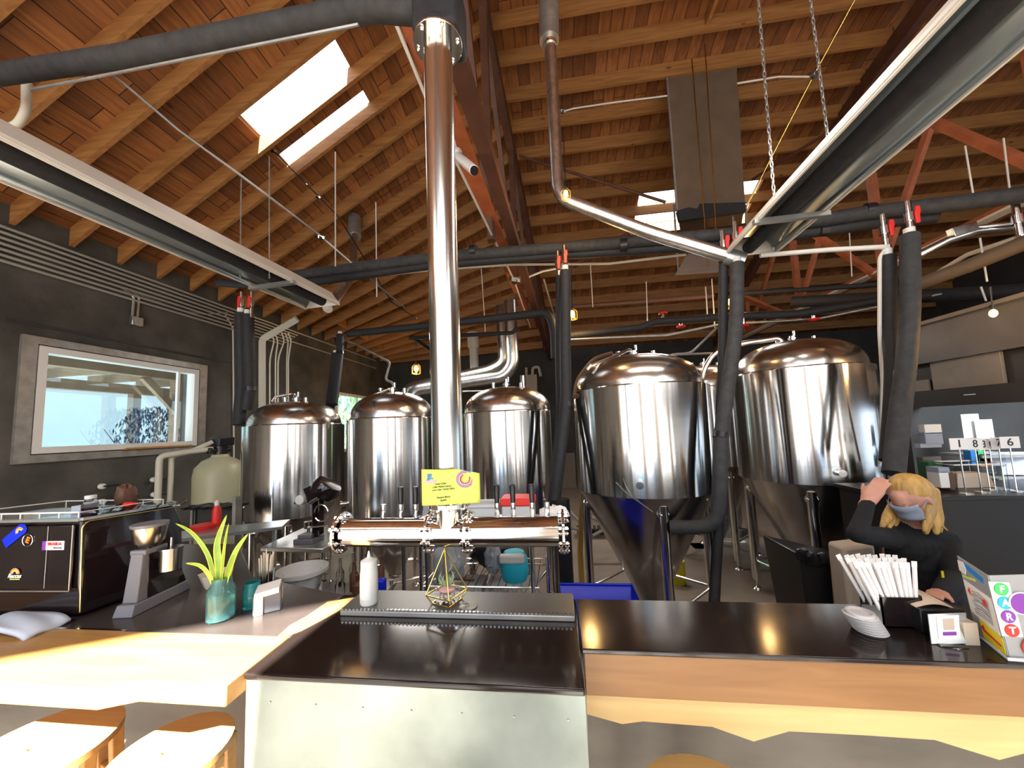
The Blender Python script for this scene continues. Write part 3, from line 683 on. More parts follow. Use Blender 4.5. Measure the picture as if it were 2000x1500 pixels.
wheel(1295,612,4.5,'red hand wheel standing on the black pipe behind the fourth tank'); wheel(1330,638,4.5,'red hand wheel hanging under the black pipe, left of the bulb', 1)
wheel(1453,636,4.3,'red hand wheel just right of the black hoses', 1); wheel(1590,624,4.3,'red hand wheel over the right tank dome', 1)
# insulated hoses dropping to the tanks
def hose(pts, r, m, label, group=None):
    t = thing('insulated_hose', label, 'hose', at(*pts[-1])); P = [at(*p) for p in pts]
    MB().tube(P, r, 16, bend=.2).build('insulation', m, t)
    MB().cyl(P[0], P[0]+Vector((0,0,.05)), r*.6, n=12).build('collar', 'white_plastic', t)
    k = len(P)//2; d = (P[k]-P[k-1]).normalized(); MB().cyl(P[k]-d*.02, P[k]+d*.02, r*1.05, n=16).build('tape_band', 'black_plastic', t)
hose([(1093,540,3.2),(1092,700,3.2),(1095,820,3.1),(1080,960,2.95),(1075,1010,2.9)], .036, 'black_foam', 'black insulated hose right of the third tank, rear one')
hose([(1104,530,3.1),(1104,700,3.05),(1106,790,3.0),(1092,900,2.9),(1082,985,2.85)], .048, 'black_foam', 'black insulated hose right of the third tank, front one')
hose([(1413,512,2.95),(1412,700,2.9),(1408,790,2.85),(1405,900,2.8),(1403,1040,2.75),(1398,1115,2.7),(1395,1180,2.65)], .034, 'black_foam', 'long black hose dropping between the two big tanks to the floor')
hose([(1440,515,2.85),(1438,640,2.8),(1420,770,2.7),(1408,850,2.65),(1406,940,2.6),(1402,1030,2.6),(1310,1030,2.7)], .047, 'grey_foam', 'fat grey-black hose between the two big tanks, elbow turned left at the bottom')
hose([(1734,500,2.8),(1737,620,2.8),(1745,720,2.75),(1742,800,2.7),(1735,900,2.6)], .046, 'black_foam', 'black insulated hose at the right of the right tank, left one')
hose([(1777,460,2.7),(1778,600,2.65),(1768,730,2.6),(1758,800,2.5),(1745,925,2.4)], .052, 'grey_foam', 'fat grey-black hose at the right of the right tank, right one')
hose([(470,612,3.3),(472,760,3.3),(466,830,3.25)], .055, 'black_foam', 'black insulated hose against the left wall, left one')
hose([(484,615,3.3),(488,760,3.3),(480,800,3.3)], .055, 'black_foam', 'black insulated hose against the left wall, right one')
hose([(656,692,4.4),(652,740,4.3),(645,792,4.1)], .055, 'black_foam', 'black hose above the gap between the two leftmost tanks, left one')
hose([(664,655,4.4),(664,690,4.3),(652,790,4.1)], .045, 'black_foam', 'black hose above the gap between the two leftmost tanks, right one')
# conduits on the left wall
cond = ['topmost','second from the top','third from the top','middle','third from the bottom','second from the bottom','lowest']
for i in range(7):
    z = 3.53-.05*i; one(MB().tube([(XL+.03,1.2,z), (XL+.03, 8.8 if i in (0,4) else 6.0-.07*i, z)], .014, 8), 'conduit', 'pale_conduit', 'long galvanised conduit along the left wall, %s of seven' % cond[i], 'conduit')
pipe([(-20,395,2.7),(260,505,3.6),(460,590,5.0),(650,672,8.0)], .05, 'sheet', 'gas_pipe', 'dark grey pipe running under the left joists beside the conduits')
t = thing('switch_box', 'small grey box with two curved conduits above the left window', 'box', atx(266,628,XL+.03))
MB().obox(atx(266,628,XL+.03), .05, .11, .1).build('box', 'galvanised', t, bevel=.004)
MB().tube([atx(238,563,XL+.03), atx(262,578,XL+.03), atx(258,622,XL+.03)], .012, 8, bend=.08).build('conduit', 'galvanised', t)
MB().tube([atx(246,563,XL+.03), atx(272,578,XL+.03), atx(268,622,XL+.03)], .012, 8, bend=.08).build('conduit', 'galvanised', t)
one(MB().tube([atx(270,575,XL+.03), atx(350,605,XL+.03), atx(400,614,XL+.03), atx(445,610,XL+.03)], .007, 6), 'loose_cable', 'galvanised', 'loose sagging cable on the dark wall above the left window', 'cable')
one(MB().tube([atx(440,615,XL+.03), atx(455,640,XL+.03), atx(456,760,XL+.03), atx(457,905,XL+.03)], .01, 6, bend=.05), 'wall_conduit', 'off_white', 'thin pale conduit running down the wall left of the black hoses', 'conduit')
pv = thing('pvc_vent', 'cream square plastic pipe rising behind the leftmost tank and bending right', 'pipe', at(512,795,3.95))
MB().tube([at(512,800,3.95), at(512,662,3.95), at(580,623,4.0)], .05, 4, bend=.05).build('pipe', 'pvc', pv)
for i, (x, xt, dx) in enumerate(((527,536,0),(538,543,8),(543,556,16),(560,563,12),(563,569,18))):
    one(MB().tube([at(x,800,4.5), at(x,700,4.5), at(xt,665,4.5), at(xt-6,650,4.5)], .009, 6, bend=.1), 'wall_conduit', 'off_white', 'thin conduit dropping behind the leftmost tank, %s of five' % ['first from the left','second from the left','middle','fourth from the left','rightmost'][i], 'conduit')
# long rods / conduits under the left roof with black junction boxes
def boxed(pts, bx, label, r=.011, m='dull_galv', rb=.03):
    t = thing('ceiling_conduit', label, 'conduit', at(*pts[0])); MB().tube([at(*p) for p in pts], r, 8).build('conduit', m, t)
    for b in bx:
        o = MB().obox(at(*b), rb*2.2, rb*2.2, rb, rz=.5, rx=.5).build('junction_box', 'galvanised', t, bevel=.003)
        MB().cyl(at(*b)+Vector((0,-.01,-rb*.6)), at(*b)+Vector((0,-.03,-rb*.9)), rb*.7, n=14).build('opening', 'black_plastic', o)
boxed([(40,-30,1.9),(90,40,2.0),(215,140,2.2),(350,255,2.5),(480,350,2.8),(622,457,3.4)], [(80,28,1.95),(628,463,3.4)], 'pale straight conduit running down the left joists between two round boxes')
boxed([(345,115,3.2),(375,143,3.2),(470,232,3.3),(540,300,3.4),(660,422,3.7),(765,590,5),(810,620,5.4)], [(375,140,3.2),(535,295,3.4),(622,385,3.6),(812,621,5.4)], 'black cable with black boxes crossing in front of the skylight', .008, 'black_plastic', .022)
boxed([(622,457,3.4),(700,525,3.6),(790,600,4.6)], [], 'thin dark conduit continuing right of the second round box')
boxed([(1100,218,4.4),(1120,212,4.4),(1200,200,4.4),(1305,187,4.4)], [(1098,218,4.4)], 'thin white conduit from a round box to the hanging duct', .01, 'white_paint')
boxed([(1440,163,4.2),(1520,150,4.2),(1580,150,4.1),(1590,145,4.1)], [(1588,147,4.1)], 'thin white conduit right of the hanging duct ending in a round box', .01, 'white_paint', .04)
boxed([(1680,-20,3.6),(1590,145,4.1),(1500,320,4.6),(1450,420,5.0)], [], 'thin diagonal conduit crossing behind the right chains', .01, 'gold')
boxed([(1000,543,4.2),(1030,542,4.2),(1060,530,4.2),(1100,522,4.1)], [(1005,545,4.2)], 'short pale conduit from the box on the brace to the middle hoses', .012, 'white_paint', .05)
boxed([(1062,545,4.3),(1085,625,5.4),(1098,700,6)], [], 'thin pale conduit dropping behind the middle hoses', .012, 'dull_galv')
# security camera
cam = thing('security_camera', 'white bullet security camera mounted on the brace right of the steel column', 'camera', at(905,318,2.2))
p, q = at(897,308,2.2), at(926,333,2.05); d = (q-p).normalized()
MB().cyl(p-d*.03, q, .03, n=24).build('housing', 'white_plastic', cam, bevel=.004)
MB().cyl(q-d*.002, q+d*.006, .027, n=24).build('lens', 'black_gloss', cam)
MB().ball(at(893,300,2.22), .032).cyl(at(893,300,2.24), at(886,296,2.3), .036, n=20).build('mount', 'white_plastic', cam)
MB().tube([at(884,262,2.3), at(893,298,2.25)], .006, 6).build('cable', 'white_plastic', cam)
# pendant bulbs
def bulb(x, y, Y, label, top=None, cage=True):
    t = thing('pendant_bulb', label, 'lamp', at(x, y, Y)); c = at(x, y, Y); s_ = Y/4.2*.9
    MB().ball(c, .034*s_, 14, (1,1,1.35)).build('bulb', 'bulb', t)
    MB().cyl(c+Vector((0,0,.045*s_)), c+Vector((0,0,.1*s_)), .02*s_, n=12).build('socket', 'black_plastic', t)
    if cage:
        m = MB()
        for i in range(6):
            a = i*pi/3; u = Vector((cos(a), sin(a), 0)); m.tube([c+u*.02*s_+Vector((0,0,.07*s_)), c+u*.06*s_+Vector((0,0,.03*s_)), c+u*.06*s_-Vector((0,0,.07*s_)), c-Vector((0,0,.085*s_))*1], .003*s_, 4)
        m.tube([c+Vector((.06*s_*cos(a*pi/8), .06*s_*sin(a*pi/8), -.07*s_)) for a in range(16)], .003*s_, 4, closed=True).build('cage', 'cage', t)
    if top: MB().tube([c+Vector((0,0,.09*s_)), at(top[0], top[1], Y)], .004, 5).build('cord', 'black_plastic', t)
    l = bpy.data.lights.new('bulb_light', 'POINT'); l.energy = 16*s_; l.color = (1,.58,.22); l.shadow_soft_size = .06
    o = bpy.data.objects.new('bulb_light', l); COL.objects.link(o); o.location = c+Vector((0,-.1,-.12))
bulb(1105,378,2.72,'glowing bulb above the elbow of the heater flue',(1100,250)); bulb(1118,613,4.4,'glowing caged bulb right of the middle hoses',(1115,500))
bulb(813,720,7.5,'glowing caged bulb hanging left of the steel column',(813,665)); bulb(1427,590,4.6,'glowing bulb between the two long black hoses',(1427,520))
bulb(1940,612,2.6,'glowing ball imitating a reflection on the grey hood wall at the right',(1935,560), cage=False)  # no real bulb: glowing ball added in place of a reflection
# silver ducts at the back wall
for (pts, l) in (([(790,778,6.3),(800,758,6.3),(870,742,6.2),(960,722,6.1),(985,705,6.1),(980,640,6.1),(978,600,6.2)], 'silver duct at the back, bending up behind the steel column, rear one'),
                 ([(805,775,5.6),(815,762,5.6),(870,752,5.6),(985,735,5.5),(1002,712,5.5),(998,640,5.5),(996,590,5.6)], 'silver duct at the back, bending up above the third tank, front one')):
    one(MB().tube([at(*p) for p in pts], .1, 20, bend=.25), 'vent_duct', 'galvanised', l, 'duct')
one(MB().cyl(at(927,728,6.8), at(925,672,6.8), .085, n=20).cyl(at(925,680,6.8), at(923,650,6.8), .11, n=20), 'vent_duct', 'off_white', 'pale ribbed vertical duct between the column and the silver ducts', 'duct')
t = thing('control_box', 'beige electrical box on the wall above the third tank', 'box', at(1033,775,9.65)); MB().obox(at(1033,755,9.65), .46, .18, .62).build('box', 'beige', t, bevel=.006)
MB().tube([at(1028,735,9.65), at(1028,718,9.65)], .035, 8).tube([at(1040,735,9.65), at(1040,718,9.65), at(1052,716,9.65), at(1056,735,9.65)], .04, 8, bend=.08).build('conduit', 'off_white', t)
# ================================================================== fermenter tanks
def tank(cx, cy, R, zb, zr, zd, ztip, label, legs, valve_a=-1.75, top=0):
    t = thing('fermenter_tank', label, 'tank', (cx, cy, 0)); c = (cx, cy, 0)
    MB().lathe([(R*.94,zb-.004),(R,zb),(R,zr),(R*.93,zr+.004)], c, 96).build('shell', 'steel', t)
    r2 = R*.93; h = zd-zr; P = [(r2, zr), (r2, zr+.012)]
    for k in range(1, 15):
        a = k/14*pi/2; P.append((r2*cos(a)**.85 if k < 14 else 0, zr+.012+(h-.012)*sin(a)**.9))
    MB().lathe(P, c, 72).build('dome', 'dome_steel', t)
    MB().tube([(cx+r2*1.01*cos(a*pi/36), cy+r2*1.01*sin(a*pi/36), zr+.006) for a in range(72)], .008, 6, closed=True).build('rim', 'polished', t)
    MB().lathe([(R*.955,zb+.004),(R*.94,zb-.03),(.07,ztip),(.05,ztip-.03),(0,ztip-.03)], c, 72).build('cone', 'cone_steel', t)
    MB().cyl((cx,cy,ztip-.03),(cx,cy,ztip-.05),.06,n=20).build('outlet', 'polished', t)
    for a in legs:
        a = radians(a); x, y = cx+R*.87*cos(a), cy+R*.87*sin(a)
        lg = MB().cyl((x,y,.09),(x,y,zb-.06),.036,n=20).lathe([(.036,.0),(.055,.04),(.036,.1)],(x-.02*cos(a),y-.02*sin(a),zb-.16),20).build('leg', 'chrome', t)
        MB().cyl((x,y,.0),(x,y,.1),.01,n=8).lathe([(.045,0),(.04,.012),(.012,.03)],(x,y,0),16).build('foot', 'chrome', lg)
    m = MB()
    for a, b in zip(legs, legs[1:]+legs[:1]):
        a, b = radians(a), radians(b); m.cyl((cx+R*.87*cos(a), cy+R*.87*sin(a), .27), (cx+R*.87*cos(b), cy+R*.87*sin(b), .27), .012, n=8)
    m.build('leg_stay', 'chrome', t)
    x, y = cx+(R)*cos(valve_a), cy+R*sin(valve_a); d = Vector((cos(valve_a), sin(valve_a), 0)); z = zb+.1
    v = MB().cyl(Vector((x,y,z)), Vector((x,y,z))+d*.04, .02, n=16).cyl(Vector((x,y,z))+d*.04, Vector((x,y,z))+d*.052, .027, n=16).build('temperature_probe', 'chrome', t)
    m = MB().cyl((cx,cy,zd-.01),(cx,cy,zd+.05),.03,n=16).cyl((cx,cy,zd+.02),(cx,cy,zd+.032),.042,n=16).cyl((cx+.02,cy,zd+.05),(cx+.02,cy,zd+.1),.012,n=10)
    m.cyl((cx-.13,cy,zd-.03),(cx-.13,cy,zd+.05),.018,n=12).cyl((cx-.13,cy,zd+.035),(cx-.13,cy,zd+.05),.026,n=12).cyl((cx+.15,cy-.05,zd-.03),(cx+.15,cy-.05,zd+.03),.02,n=12).build('top_fitting', 'chrome', t)
    return t
def toptube(t, pts, r, bend=.1, name='blow_off_pipe', m='chrome'): MB().tube([at(*p) for p in pts], r, 12, bend=bend).build(name, m, t)
LG = [-88, 2, 92, 182]
T1 = tank(-2.72, 3.45, .46, .87, 1.735, 1.99, .28, 'leftmost of the small steel fermenter tanks, beside the cream softener', [-110,-60,70,160], -2.2)
T2 = tank(-1.65, 3.45, .43, .88, 1.755, 2.03, .28, 'small steel fermenter tank between the leftmost tank and the steel column', [-100,-10,80,170], -2.55)
T3 = tank(-.48, 3.45, .448, .89, 1.765, 2.02, .28, 'small steel fermenter tank just right of the steel column', [-60,30,120,210])
T4 = tank(.69, 3.2, .56, 1.09, 1.90, 2.20, .12, 'big conical steel tank in the middle, behind the blue tote', LG, -1.82)
T5 = tank(2.21, 3.6, .53, 1.08, 2.02, 2.32, .15, 'rightmost big steel tank behind the woman and the black bin', [-120,-30,60,150], -1.75)
T6 = tank(1.85, 4.75, .5, 1.1, 2.0, 2.3, .2, 'steel tank mostly hidden between the two big tanks', LG)
toptube(T1, [(530,786,3.2),(536,776,3.25),(575,768,3.4),(578,782,3.45)], .013, .05)
toptube(T2, [(724,786,3.3),(728,772,3.3),(765,757,3.45),(770,770,3.45)], .011, .05)
toptube(T2, [(772,772,3.5),(768,748,3.5),(752,742,3.6),(762,708,3.7),(695,672,4.4),(650,655,5)], .012, .06, 'gas_line', 'dull_galv')
toptube(T3, [(884,772,3.3),(886,768,3.3),(905,764,3.4),(986,762,3.45),(986,775,3.45)], .009, .04)
MB().tube([(-.48,3.45,1.98),(-.48,3.45,2.1)], .022, 12).build('sight_glass', 'chrome', T3)
MB().tube([(-.31,3.42,1.94),(-.31,3.42,2.12)], .022, 12).build('vent_post', 'chrome', T3)
toptube(T4, [(1238,700,3.2),(1232,682,3.2),(1152,715,2.95),(1147,722,2.95)], .016, .05)
toptube(T4, [(1122,775,3.0),(1128,740,3.3),(1160,700,3.6),(1195,690,3.8)], .02, .2, 'red_hose', 'brown')
toptube(T5, [(1530,680,3.55),(1524,660,3.55),(1440,672,3.6),(1395,688,3.65),(1370,730,3.7),(1372,790,3.7),(1374,900,3.7),(1374,1000,3.7)], .024, .2)
# sample-valve cable of the fourth tank
toptube(T4, [(1203,942,2.63),(1225,965,2.66),(1255,985,2.7),(1275,1000,2.7)], .004, .05, 'probe_cable', 'dull_galv')
MB().cyl((1.1,2.86,1.02),(1.1,2.86,.75),.012,n=8).build('drain_rod', 'polished', T4)
# ================================================================== behind the bar, on the floor
w = thing('water_softener', 'cream water softener tank with black valve head beside the leftmost fermenter', 'tank', (-4.0,4.0,0))
sx, sy = atx(430,895,-4.0).x, atx(430,895,-4.0).y
w.location = (sx, sy, 0)
MB().lathe([(0,.25),(.2,.25),(.24,.3),(.25,1.2),(.235,1.3),(.17,1.38),(.09,1.42),(.08,1.45),(0,1.45)], (sx,sy,0), 40).build('vessel', 'softener', w)
MB().lathe([(0,.0),(.22,0),(.2,.26),(0,.26)], (sx,sy,0), 32).build('base', 'black_plastic', w)
MB().cyl((sx,sy,1.44),(sx,sy,1.56),.07,n=20).obox((sx+.02,sy,1.6),.14,.2,.1).cyl((sx,sy-.16,1.5),(sx,sy+.12,1.5),.035,n=12).build('valve_head', 'black_plastic', w, bevel=.01)
MB().tube([(sx,sy-.1,1.52),(sx-.1,sy-.35,1.5),(sx-.2,sy-.5,1.47),(sx-.2,sy-.5,.3)], .03, 10, bend=.05).tube([(sx,sy-.1,1.6),(sx-.1,sy-.27,1.5),(sx-.2,sy-.38,1.47),(sx-.2,sy-.38,.3)], .026, 10, bend=.05).build('pipe', 'pvc', w)
# prep table with can-opener style press
pt_ = thing('prep_table', 'small stainless steel table in front of the leftmost tanks', 'table', (-1.78,2.45,0))
MB().hexa([(-2.0,2.22,.87),(-1.54,2.20,.87),(-1.56,2.72,.87),(-2.05,2.72,.87),(-2.0,2.22,.9),(-1.54,2.20,.9),(-1.56,2.72,.9),(-2.05,2.72,.9)]).build('tabletop', 'tin', pt_, bevel=.006)
for (x, y) in ((-1.95,2.27),(-1.57,2.25),(-1.6,2.67),(-2.0,2.67)): MB().cyl((x,y,0),(x,y,.87),.017,n=14).build('leg', 'chrome', pt_)
MB().box(-1.98,2.26,.25,-1.57,2.68,.27).build('undershelf', 'tin', pt_)
pr = thing('juice_press', 'black lever press with chrome fittings standing on the small steel table', 'press', (-1.7,2.33,.9))
bx, by = -1.69, 2.34
MB().box(bx-.12,by-.06,.9,bx+.02,by+.07,.93).box(bx-.1,by-.045,.93,bx,by+.05,.955).build('base', 'grey_plastic', pr, bevel=.004)
MB().box(bx-.015,by-.02,.94,bx+.04,by+.04,1.2).obox((bx+.02,by,1.24),.16,.07,.11,ry=-.35).build('frame', 'black_gloss', pr, bevel=.008)
MB().lathe([(0,0),(.085,0),(.1,.05),(.085,.09),(0,.1)], (bx+.06,by-.02,1.22), 28, axis=(.55,.1,.75)).build('motor_cover', 'black_gloss', pr)
MB().cyl((bx-.08,by-.06,1.19),(bx-.08,by+.05,1.19),.033,n=24).build('knob', 'white_plastic', pr, bevel=.006)
MB().cyl((bx-.14,by-.02,1.165),(bx-.02,by-.02,1.205),.012,n=10).build('arm', 'chrome', pr)
MB().cyl((bx+.0,by-.05,1.17),(bx+.07,by-.05,1.21),.014,n=10).build('grip', 'chrome', pr)
MB().cyl((bx-.055,by,.99),(bx-.055,by,1.035),.025,n=16).build('press_cup', 'chrome', pr)
MB().cyl((bx-.05,by,.93),(bx-.05,by,1.0),.01,n=10).build('spindle', 'chrome', pr)
MB().cyl((bx-.04,by-.03,1.0),(bx+.12,by-.05,1.02),.006,n=8).build('lever', 'chrome', pr)
MB().tube([(bx+.07+.05*cos(a*pi/10),by-.04,1.1+.055*sin(a*pi/10)) for a in range(-8,11)], .005, 6).build('wire_guard', 'chrome', pr)
def bucket(c, r0, r1, h, label, m='frost', name='bucket', rim=True):
    t = thing(name, label, 'bucket', c); x, y, z = c
    MB().lathe([(0,.004),(r0,0),(r1,h),(r1+.015,h),(r1+.015,h-.02),(r1-.004,h-.02),(r0-.006,.01),(0,.01)], c, 36).build('body', m, t)
    return t
bucket(tuple(at(590,1158,1.95)), .085, .12, .135, 'translucent white bucket on the floor shelf under the small steel table')
bk_ = bucket((-1.72,2.5,.28), .08, .12, .14, 'red plastic bowl behind the white bucket under the small table', 'red', 'bowl')
# glass bottles and jars crowded on a low shelf behind the bar
bs = thing('low_shelf', 'low steel shelf behind the bar holding bottles and jars', 'shelf', (-1.1,2.0,0))
MB().box(-1.75,1.85,.70,-1.02,2.15,.72).build('shelf_board', 'dull_galv', bs)
for x in (-1.73,-1.04):
    for y in (1.87,2.13): MB().cyl((x,y,0),(x,y,.74),.012,n=8).build('leg', 'dull_galv', bs)
bott0 = None; k = 0
for i, (x, y, h, r) in enumerate(((-1.32,2.05,.17,.022),(-1.27,2.1,.19,.02),(-1.22,2.03,.16,.024),(-1.18,2.09,.18,.02),(-1.13,2.04,.15,.024),(-1.09,2.1,.17,.02),(-1.35,1.95,.12,.03),(-1.25,1.94,.13,.026),(-1.15,1.95,.12,.028))):
    one(MB().lathe([(0,0),(r,0),(r,h*.55),(r*.4,h*.72),(r*.4,h*.97),(r*.5,h),(0,h)], (x,y,.72), 16), 'glass_bottle', ('clear','jar_glass','brown')[i % 3 if i % 3 != 1 else 0], 'small glass bottle on the low shelf behind the bar', 'bottle', 'bottles on the low shelf')
one(MB().obox((-1.04,2.0,.76),.05,.05,.08), 'blue_cap_jar', 'blue', 'small blue container at the right end of the low bottle shelf', 'container', bevel=.01)
# wire shelf with totes, bag and box
ws = thing('wire_rack', 'chrome wire rack behind the tap tower holding plastic totes', 'rack', (-.4,2.25,0))
m = MB()
for (x, y) in ((-.84,2.1),(-.185,2.1),(-.84,2.55),(-.12,2.55)): MB().cyl((x,y,0),(x,y,1.12),.0125,n=12).build('post', 'chrome', ws)
for z in (.72,.42,.12):
    m = MB()
    for y in (2.1,2.55): m.tube([(-.84,y,z),(-.15,y,z)], .006, 6).tube([(-.84,y,z-.035),(-.15,y,z-.035)], .005, 6)
    for i in range(16): m.tube([(-.84+i*.045,2.1,z),(-.84+i*.045,2.55,z)], .003, 4)
    for i in range(14): m.tube([(-.84+i*.05,2.1,z-.035),(-.84+(i+.5)*.05,2.1,z),(-.84+(i+1)*.05,2.1,z-.035)], .003, 4)
    m.build('wire_shelf', 'chrome', ws)
def tote(x0, y0, x1, y1, z, h, m, label, lid=None):
    t = thing('storage_tote', label, 'container', ((x0+x1)/2,(y0+y1)/2,z)); i = .03
    mb = MB(); mb.hexa([(x0+i,y0+i,z),(x1-i,y0+i,z),(x1-i,y1-i,z),(x0+i,y1-i,z),(x0,y0,z+h),(x1,y0,z+h),(x1,y1,z+h),(x0,y1,z+h)])
    fs = [f for f in mb.b.faces if all(abs(v.co.z-z-h) < 1e-5 for v in f.verts)]; bmesh.ops.delete(mb.b, geom=fs, context='FACES_ONLY')
    mb.build('body', m, t, solid=.004, bevel=.008)
    MB().tube([(x0,y0,z+h),(x1,y0,z+h),(x1,y1,z+h),(x0,y1,z+h)], .008, 6, closed=True).build('rim', m, t)
    if lid: MB().box(x0-.005,y0-.005,z+h,x1+.005,y1+.005,z+h+.02).build('lid', lid, t, bevel=.006)
    return t
tote(-.50,2.12,-.2,2.5,.47,.14,'tote','clear grey tote with lid on the wire rack, lower level','tote')
tote(-.82,2.12,-.53,2.5,.44,.17,'tote','clear grey tote at the left of the wire rack, lower level','tote')
bl = thing('snack_bag', 'bright blue printed packet inside a clear bag on the wire rack', 'bag', (-.3,2.2,.73))
MB().lathe([(0,0),(.07,0),(.085,.05),(.08,.12),(.06,.16),(0,.17)], (-.3,2.2,.725), 20).build('packet', 'cyan', bl)
MB().obox((-.3,2.12,.87),.15,.04,.05).build('label_band', 'white_plastic', bl, bevel=.01)
def crumple(c, r, n, m, label, name='plastic_bag', cat='bag', sz=(1,1,1), seed=1):
    rnd = random.Random(seed); mb = MB(); mb.ball(c, r, n, sz)
    for v in mb.b.verts:
        d = v.co-Vector(c); v.co = Vector(c)+d*(1+rnd.uniform(-.2,.18))
    return one(mb, name, m, label, cat)
crumple((-.7,2.2,.82), .1, 22, 'bag', 'crumpled clear plastic bag on the wire rack left of the gold terrarium', sz=(1,.7,1.25), seed=3)
crumple((-.78,2.15,.6), .1, 22, 'bag', 'crumpled clear bag full of cups hanging lower left of the terrarium', sz=(.9,.7,1.2), seed=4)
crumple((-.47,2.4,.82), .11, 20, 'black_plastic', 'black cloth bundle on the wire rack behind the terrarium', 'cloth_bundle', 'cloth', sz=(1.3,.7,.9), seed=5)
crumple((-.42,2.15,.86), .06, 20, 'bag', 'clear bag beside the blue printed packet', sz=(.8,.7,1.4), seed=6)
one(MB().obox((-.62,2.16,.735),.16,.02,.012), 'wooden_stick', 'brown', 'small brown wooden board lying across the wire rack behind the terrarium', 'board')
# counter of supplies just behind the taps: grey bin, red box, white crumpled paper, clear bag
cb = thing('supply_cart', 'steel cart standing behind the tap tower with supplies on its top', 'cart', (-.35,1.75,0))
MB().box(-.76,1.62,1.14,-.02,1.95,1.16).build('cart_top', 'tin', cb)
for x in (-.74,-.04):
    for y in (1.64,1.93): MB().cyl((x,y,0),(x,y,1.14),.009,n=8).build('leg', 'chrome', cb)
t = thing('sugar_box', 'clear lilac box with a red lid behind the right tap handles', 'box', (-.215,1.72,1.16))
MB().box(-.28,1.68,1.16,-.13,1.8,1.26).build('body', 'frost', t, bevel=.008); MB().box(-.285,1.675,1.26,-.125,1.805,1.295).build('lid', 'red', t, bevel=.006)
tote(-.45,1.68,-.3,1.82,1.16,.1,'frost','small clear bin between the paper sign and the red-lidded box')
crumple((-.04,1.75,1.20), .055, 18, 'paper', 'crumpled white paper right of the red-lidded box', 'paper_wad', 'paper', sz=(1.4,1,.8), seed=8)
crumple((-.63,1.72,1.24), .06, 18, 'bag', 'clear cellophane bag standing behind the left tap handles', sz=(.7,.6,1.3), seed=9)
one(MB().obox((-.6,1.68,1.175),.12,.06,.02), 'orange_tray', 'orange', 'small orange-brown tray behind the left tap handles', 'tray')
# blue tote, black bin, floor clutter
tote(-.05,2.12,.44,2.6,.06,.475,'blue','bright blue plastic tote behind the bar, in front of the big conical tank')
st_ = thing('dunnage_rack', 'low black stand under the bright blue tote', 'stand', (.2,2.35,0)); MB().box(-.03,2.16,.03,.42,2.58,.06).build('top', 'black_plastic', st_)
for x in (-.0,.39):
    for y in (2.18,2.56): MB().box(x-.02,y-.02,0,x+.02,y+.02,.03).build('leg', 'black_plastic', st_)
BX = .13
bn = thing('trash_bin', 'black rubbish bin with black liner bag in front of the rightmost tank', 'bin', (1.67,2.72,0))
MB().hexa([(1.51,2.58,0),(1.83,2.58,0),(1.83,2.9,0),(1.51,2.9,0),(1.46,2.52,.76),(1.87,2.52,.66),(1.87,2.95,.66),(1.46,2.95,.76)]).build('body', 'black_plastic', bn, bevel=.015)
rnd = random.Random(5); mb = MB()
for i in range(23): mb.ball((1.47+.4*(i%23)/22, 2.52+.4*(i//23)+rnd.uniform(-.01,.02), .75-.1*(i%23)/22+rnd.uniform(-.02,.02)), rnd.uniform(.015,.032), 8, (1.3,1,1.5))
mb.build('liner_bag', 'bin_bag', bn)
MB().obox((1.76,2.535,.56),.16,.006,.05).build('label', 'white_plastic', bn)
for i in range(4): MB().cyl((1.705+i*.036,2.533,.563),(1.705+i*.036,2.529,.563),.009,n=12).build('label_symbol', 'ink', bn)
bg = thing('paper_sack', 'tall beige paper sack standing left of the woman', 'sack', tuple(at(1680,1150,2.35)))
a = at(1650,1100,2.35); MB().hexa([(a.x,2.35,.3),(a.x+.17,2.35,.3),(a.x+.17,2.5,.3),(a.x,2.5,.3),(a.x,2.35,.86),(a.x+.17,2.35,.88),(a.x+.17,2.48,.88),(a.x,2.48,.86)]).box(a.x,2.35,0,a.x+.17,2.5,.3).build('bag', 'beige', bg, bevel=.02)
sp = thing('white_bucket', 'white bucket lying on its side under the rightmost tank', 'bucket', tuple(at(1448,1095,5.3)))
MB().lathe([(0,0),(.13,0),(.16,.33),(.17,.33),(.17,.3)], tuple(at(1440,1070,5.3)), 28, axis=(.5,-.6,-.35)).build('body', 'white_plastic', sp)
kg = thing('keg', 'round steel keg half hidden under the middle big tanks', 'keg', (2.3,5.6,0)); MB().lathe([(0,0),(.2,0),(.2,.1),(.19,.12),(.21,.2),(.21,.45),(.19,.5),(.2,.52),(.2,.6),(.17,.6),(.17,.56),(0,.55)], (2.3,5.6,.0), 32).build('body', 'dull_galv', kg)
for i, (x, y) in enumerate(((1325,1112),(1383,1115))):
    c = at(x, y, 5.0); o = thing('floor_box', ['black box with a silver knob on the floor behind the middle big tank, left one','black box with a silver knob on the floor behind the middle big tank, right one'][i], 'box', (c.x, 5.0, 0))
    MB().box(c.x-.16,4.95,0,c.x+.12,5.2,.14+c.z-.1).build('body', 'black_plastic', o, bevel=.01); MB().cyl((c.x,4.93,c.z-.02),(c.x,4.96,c.z-.02),.05,n=16).build('knob', 'chrome', o)
rm = MB()
for i in range(26): rm.box(.2+i*.06,5.35,.1,.235+i*.06,5.6,.13)
one(rm.box(.2,5.5,.02,1.76,5.52,.1), 'floor_grate', 'hood_dark', 'ribbed black rack on the floor behind the big conical tank', 'rack')
xf = MB().tube([(.35,4.6,.5),(.7,4.5,.3)], .02, 6).tube([(.35,4.5,.3),(.75,4.6,.48)], .02, 6).tube([(-.1,4.4,.45),(.3,4.7,.3),(.1,4.9,.5)], .02, 6)
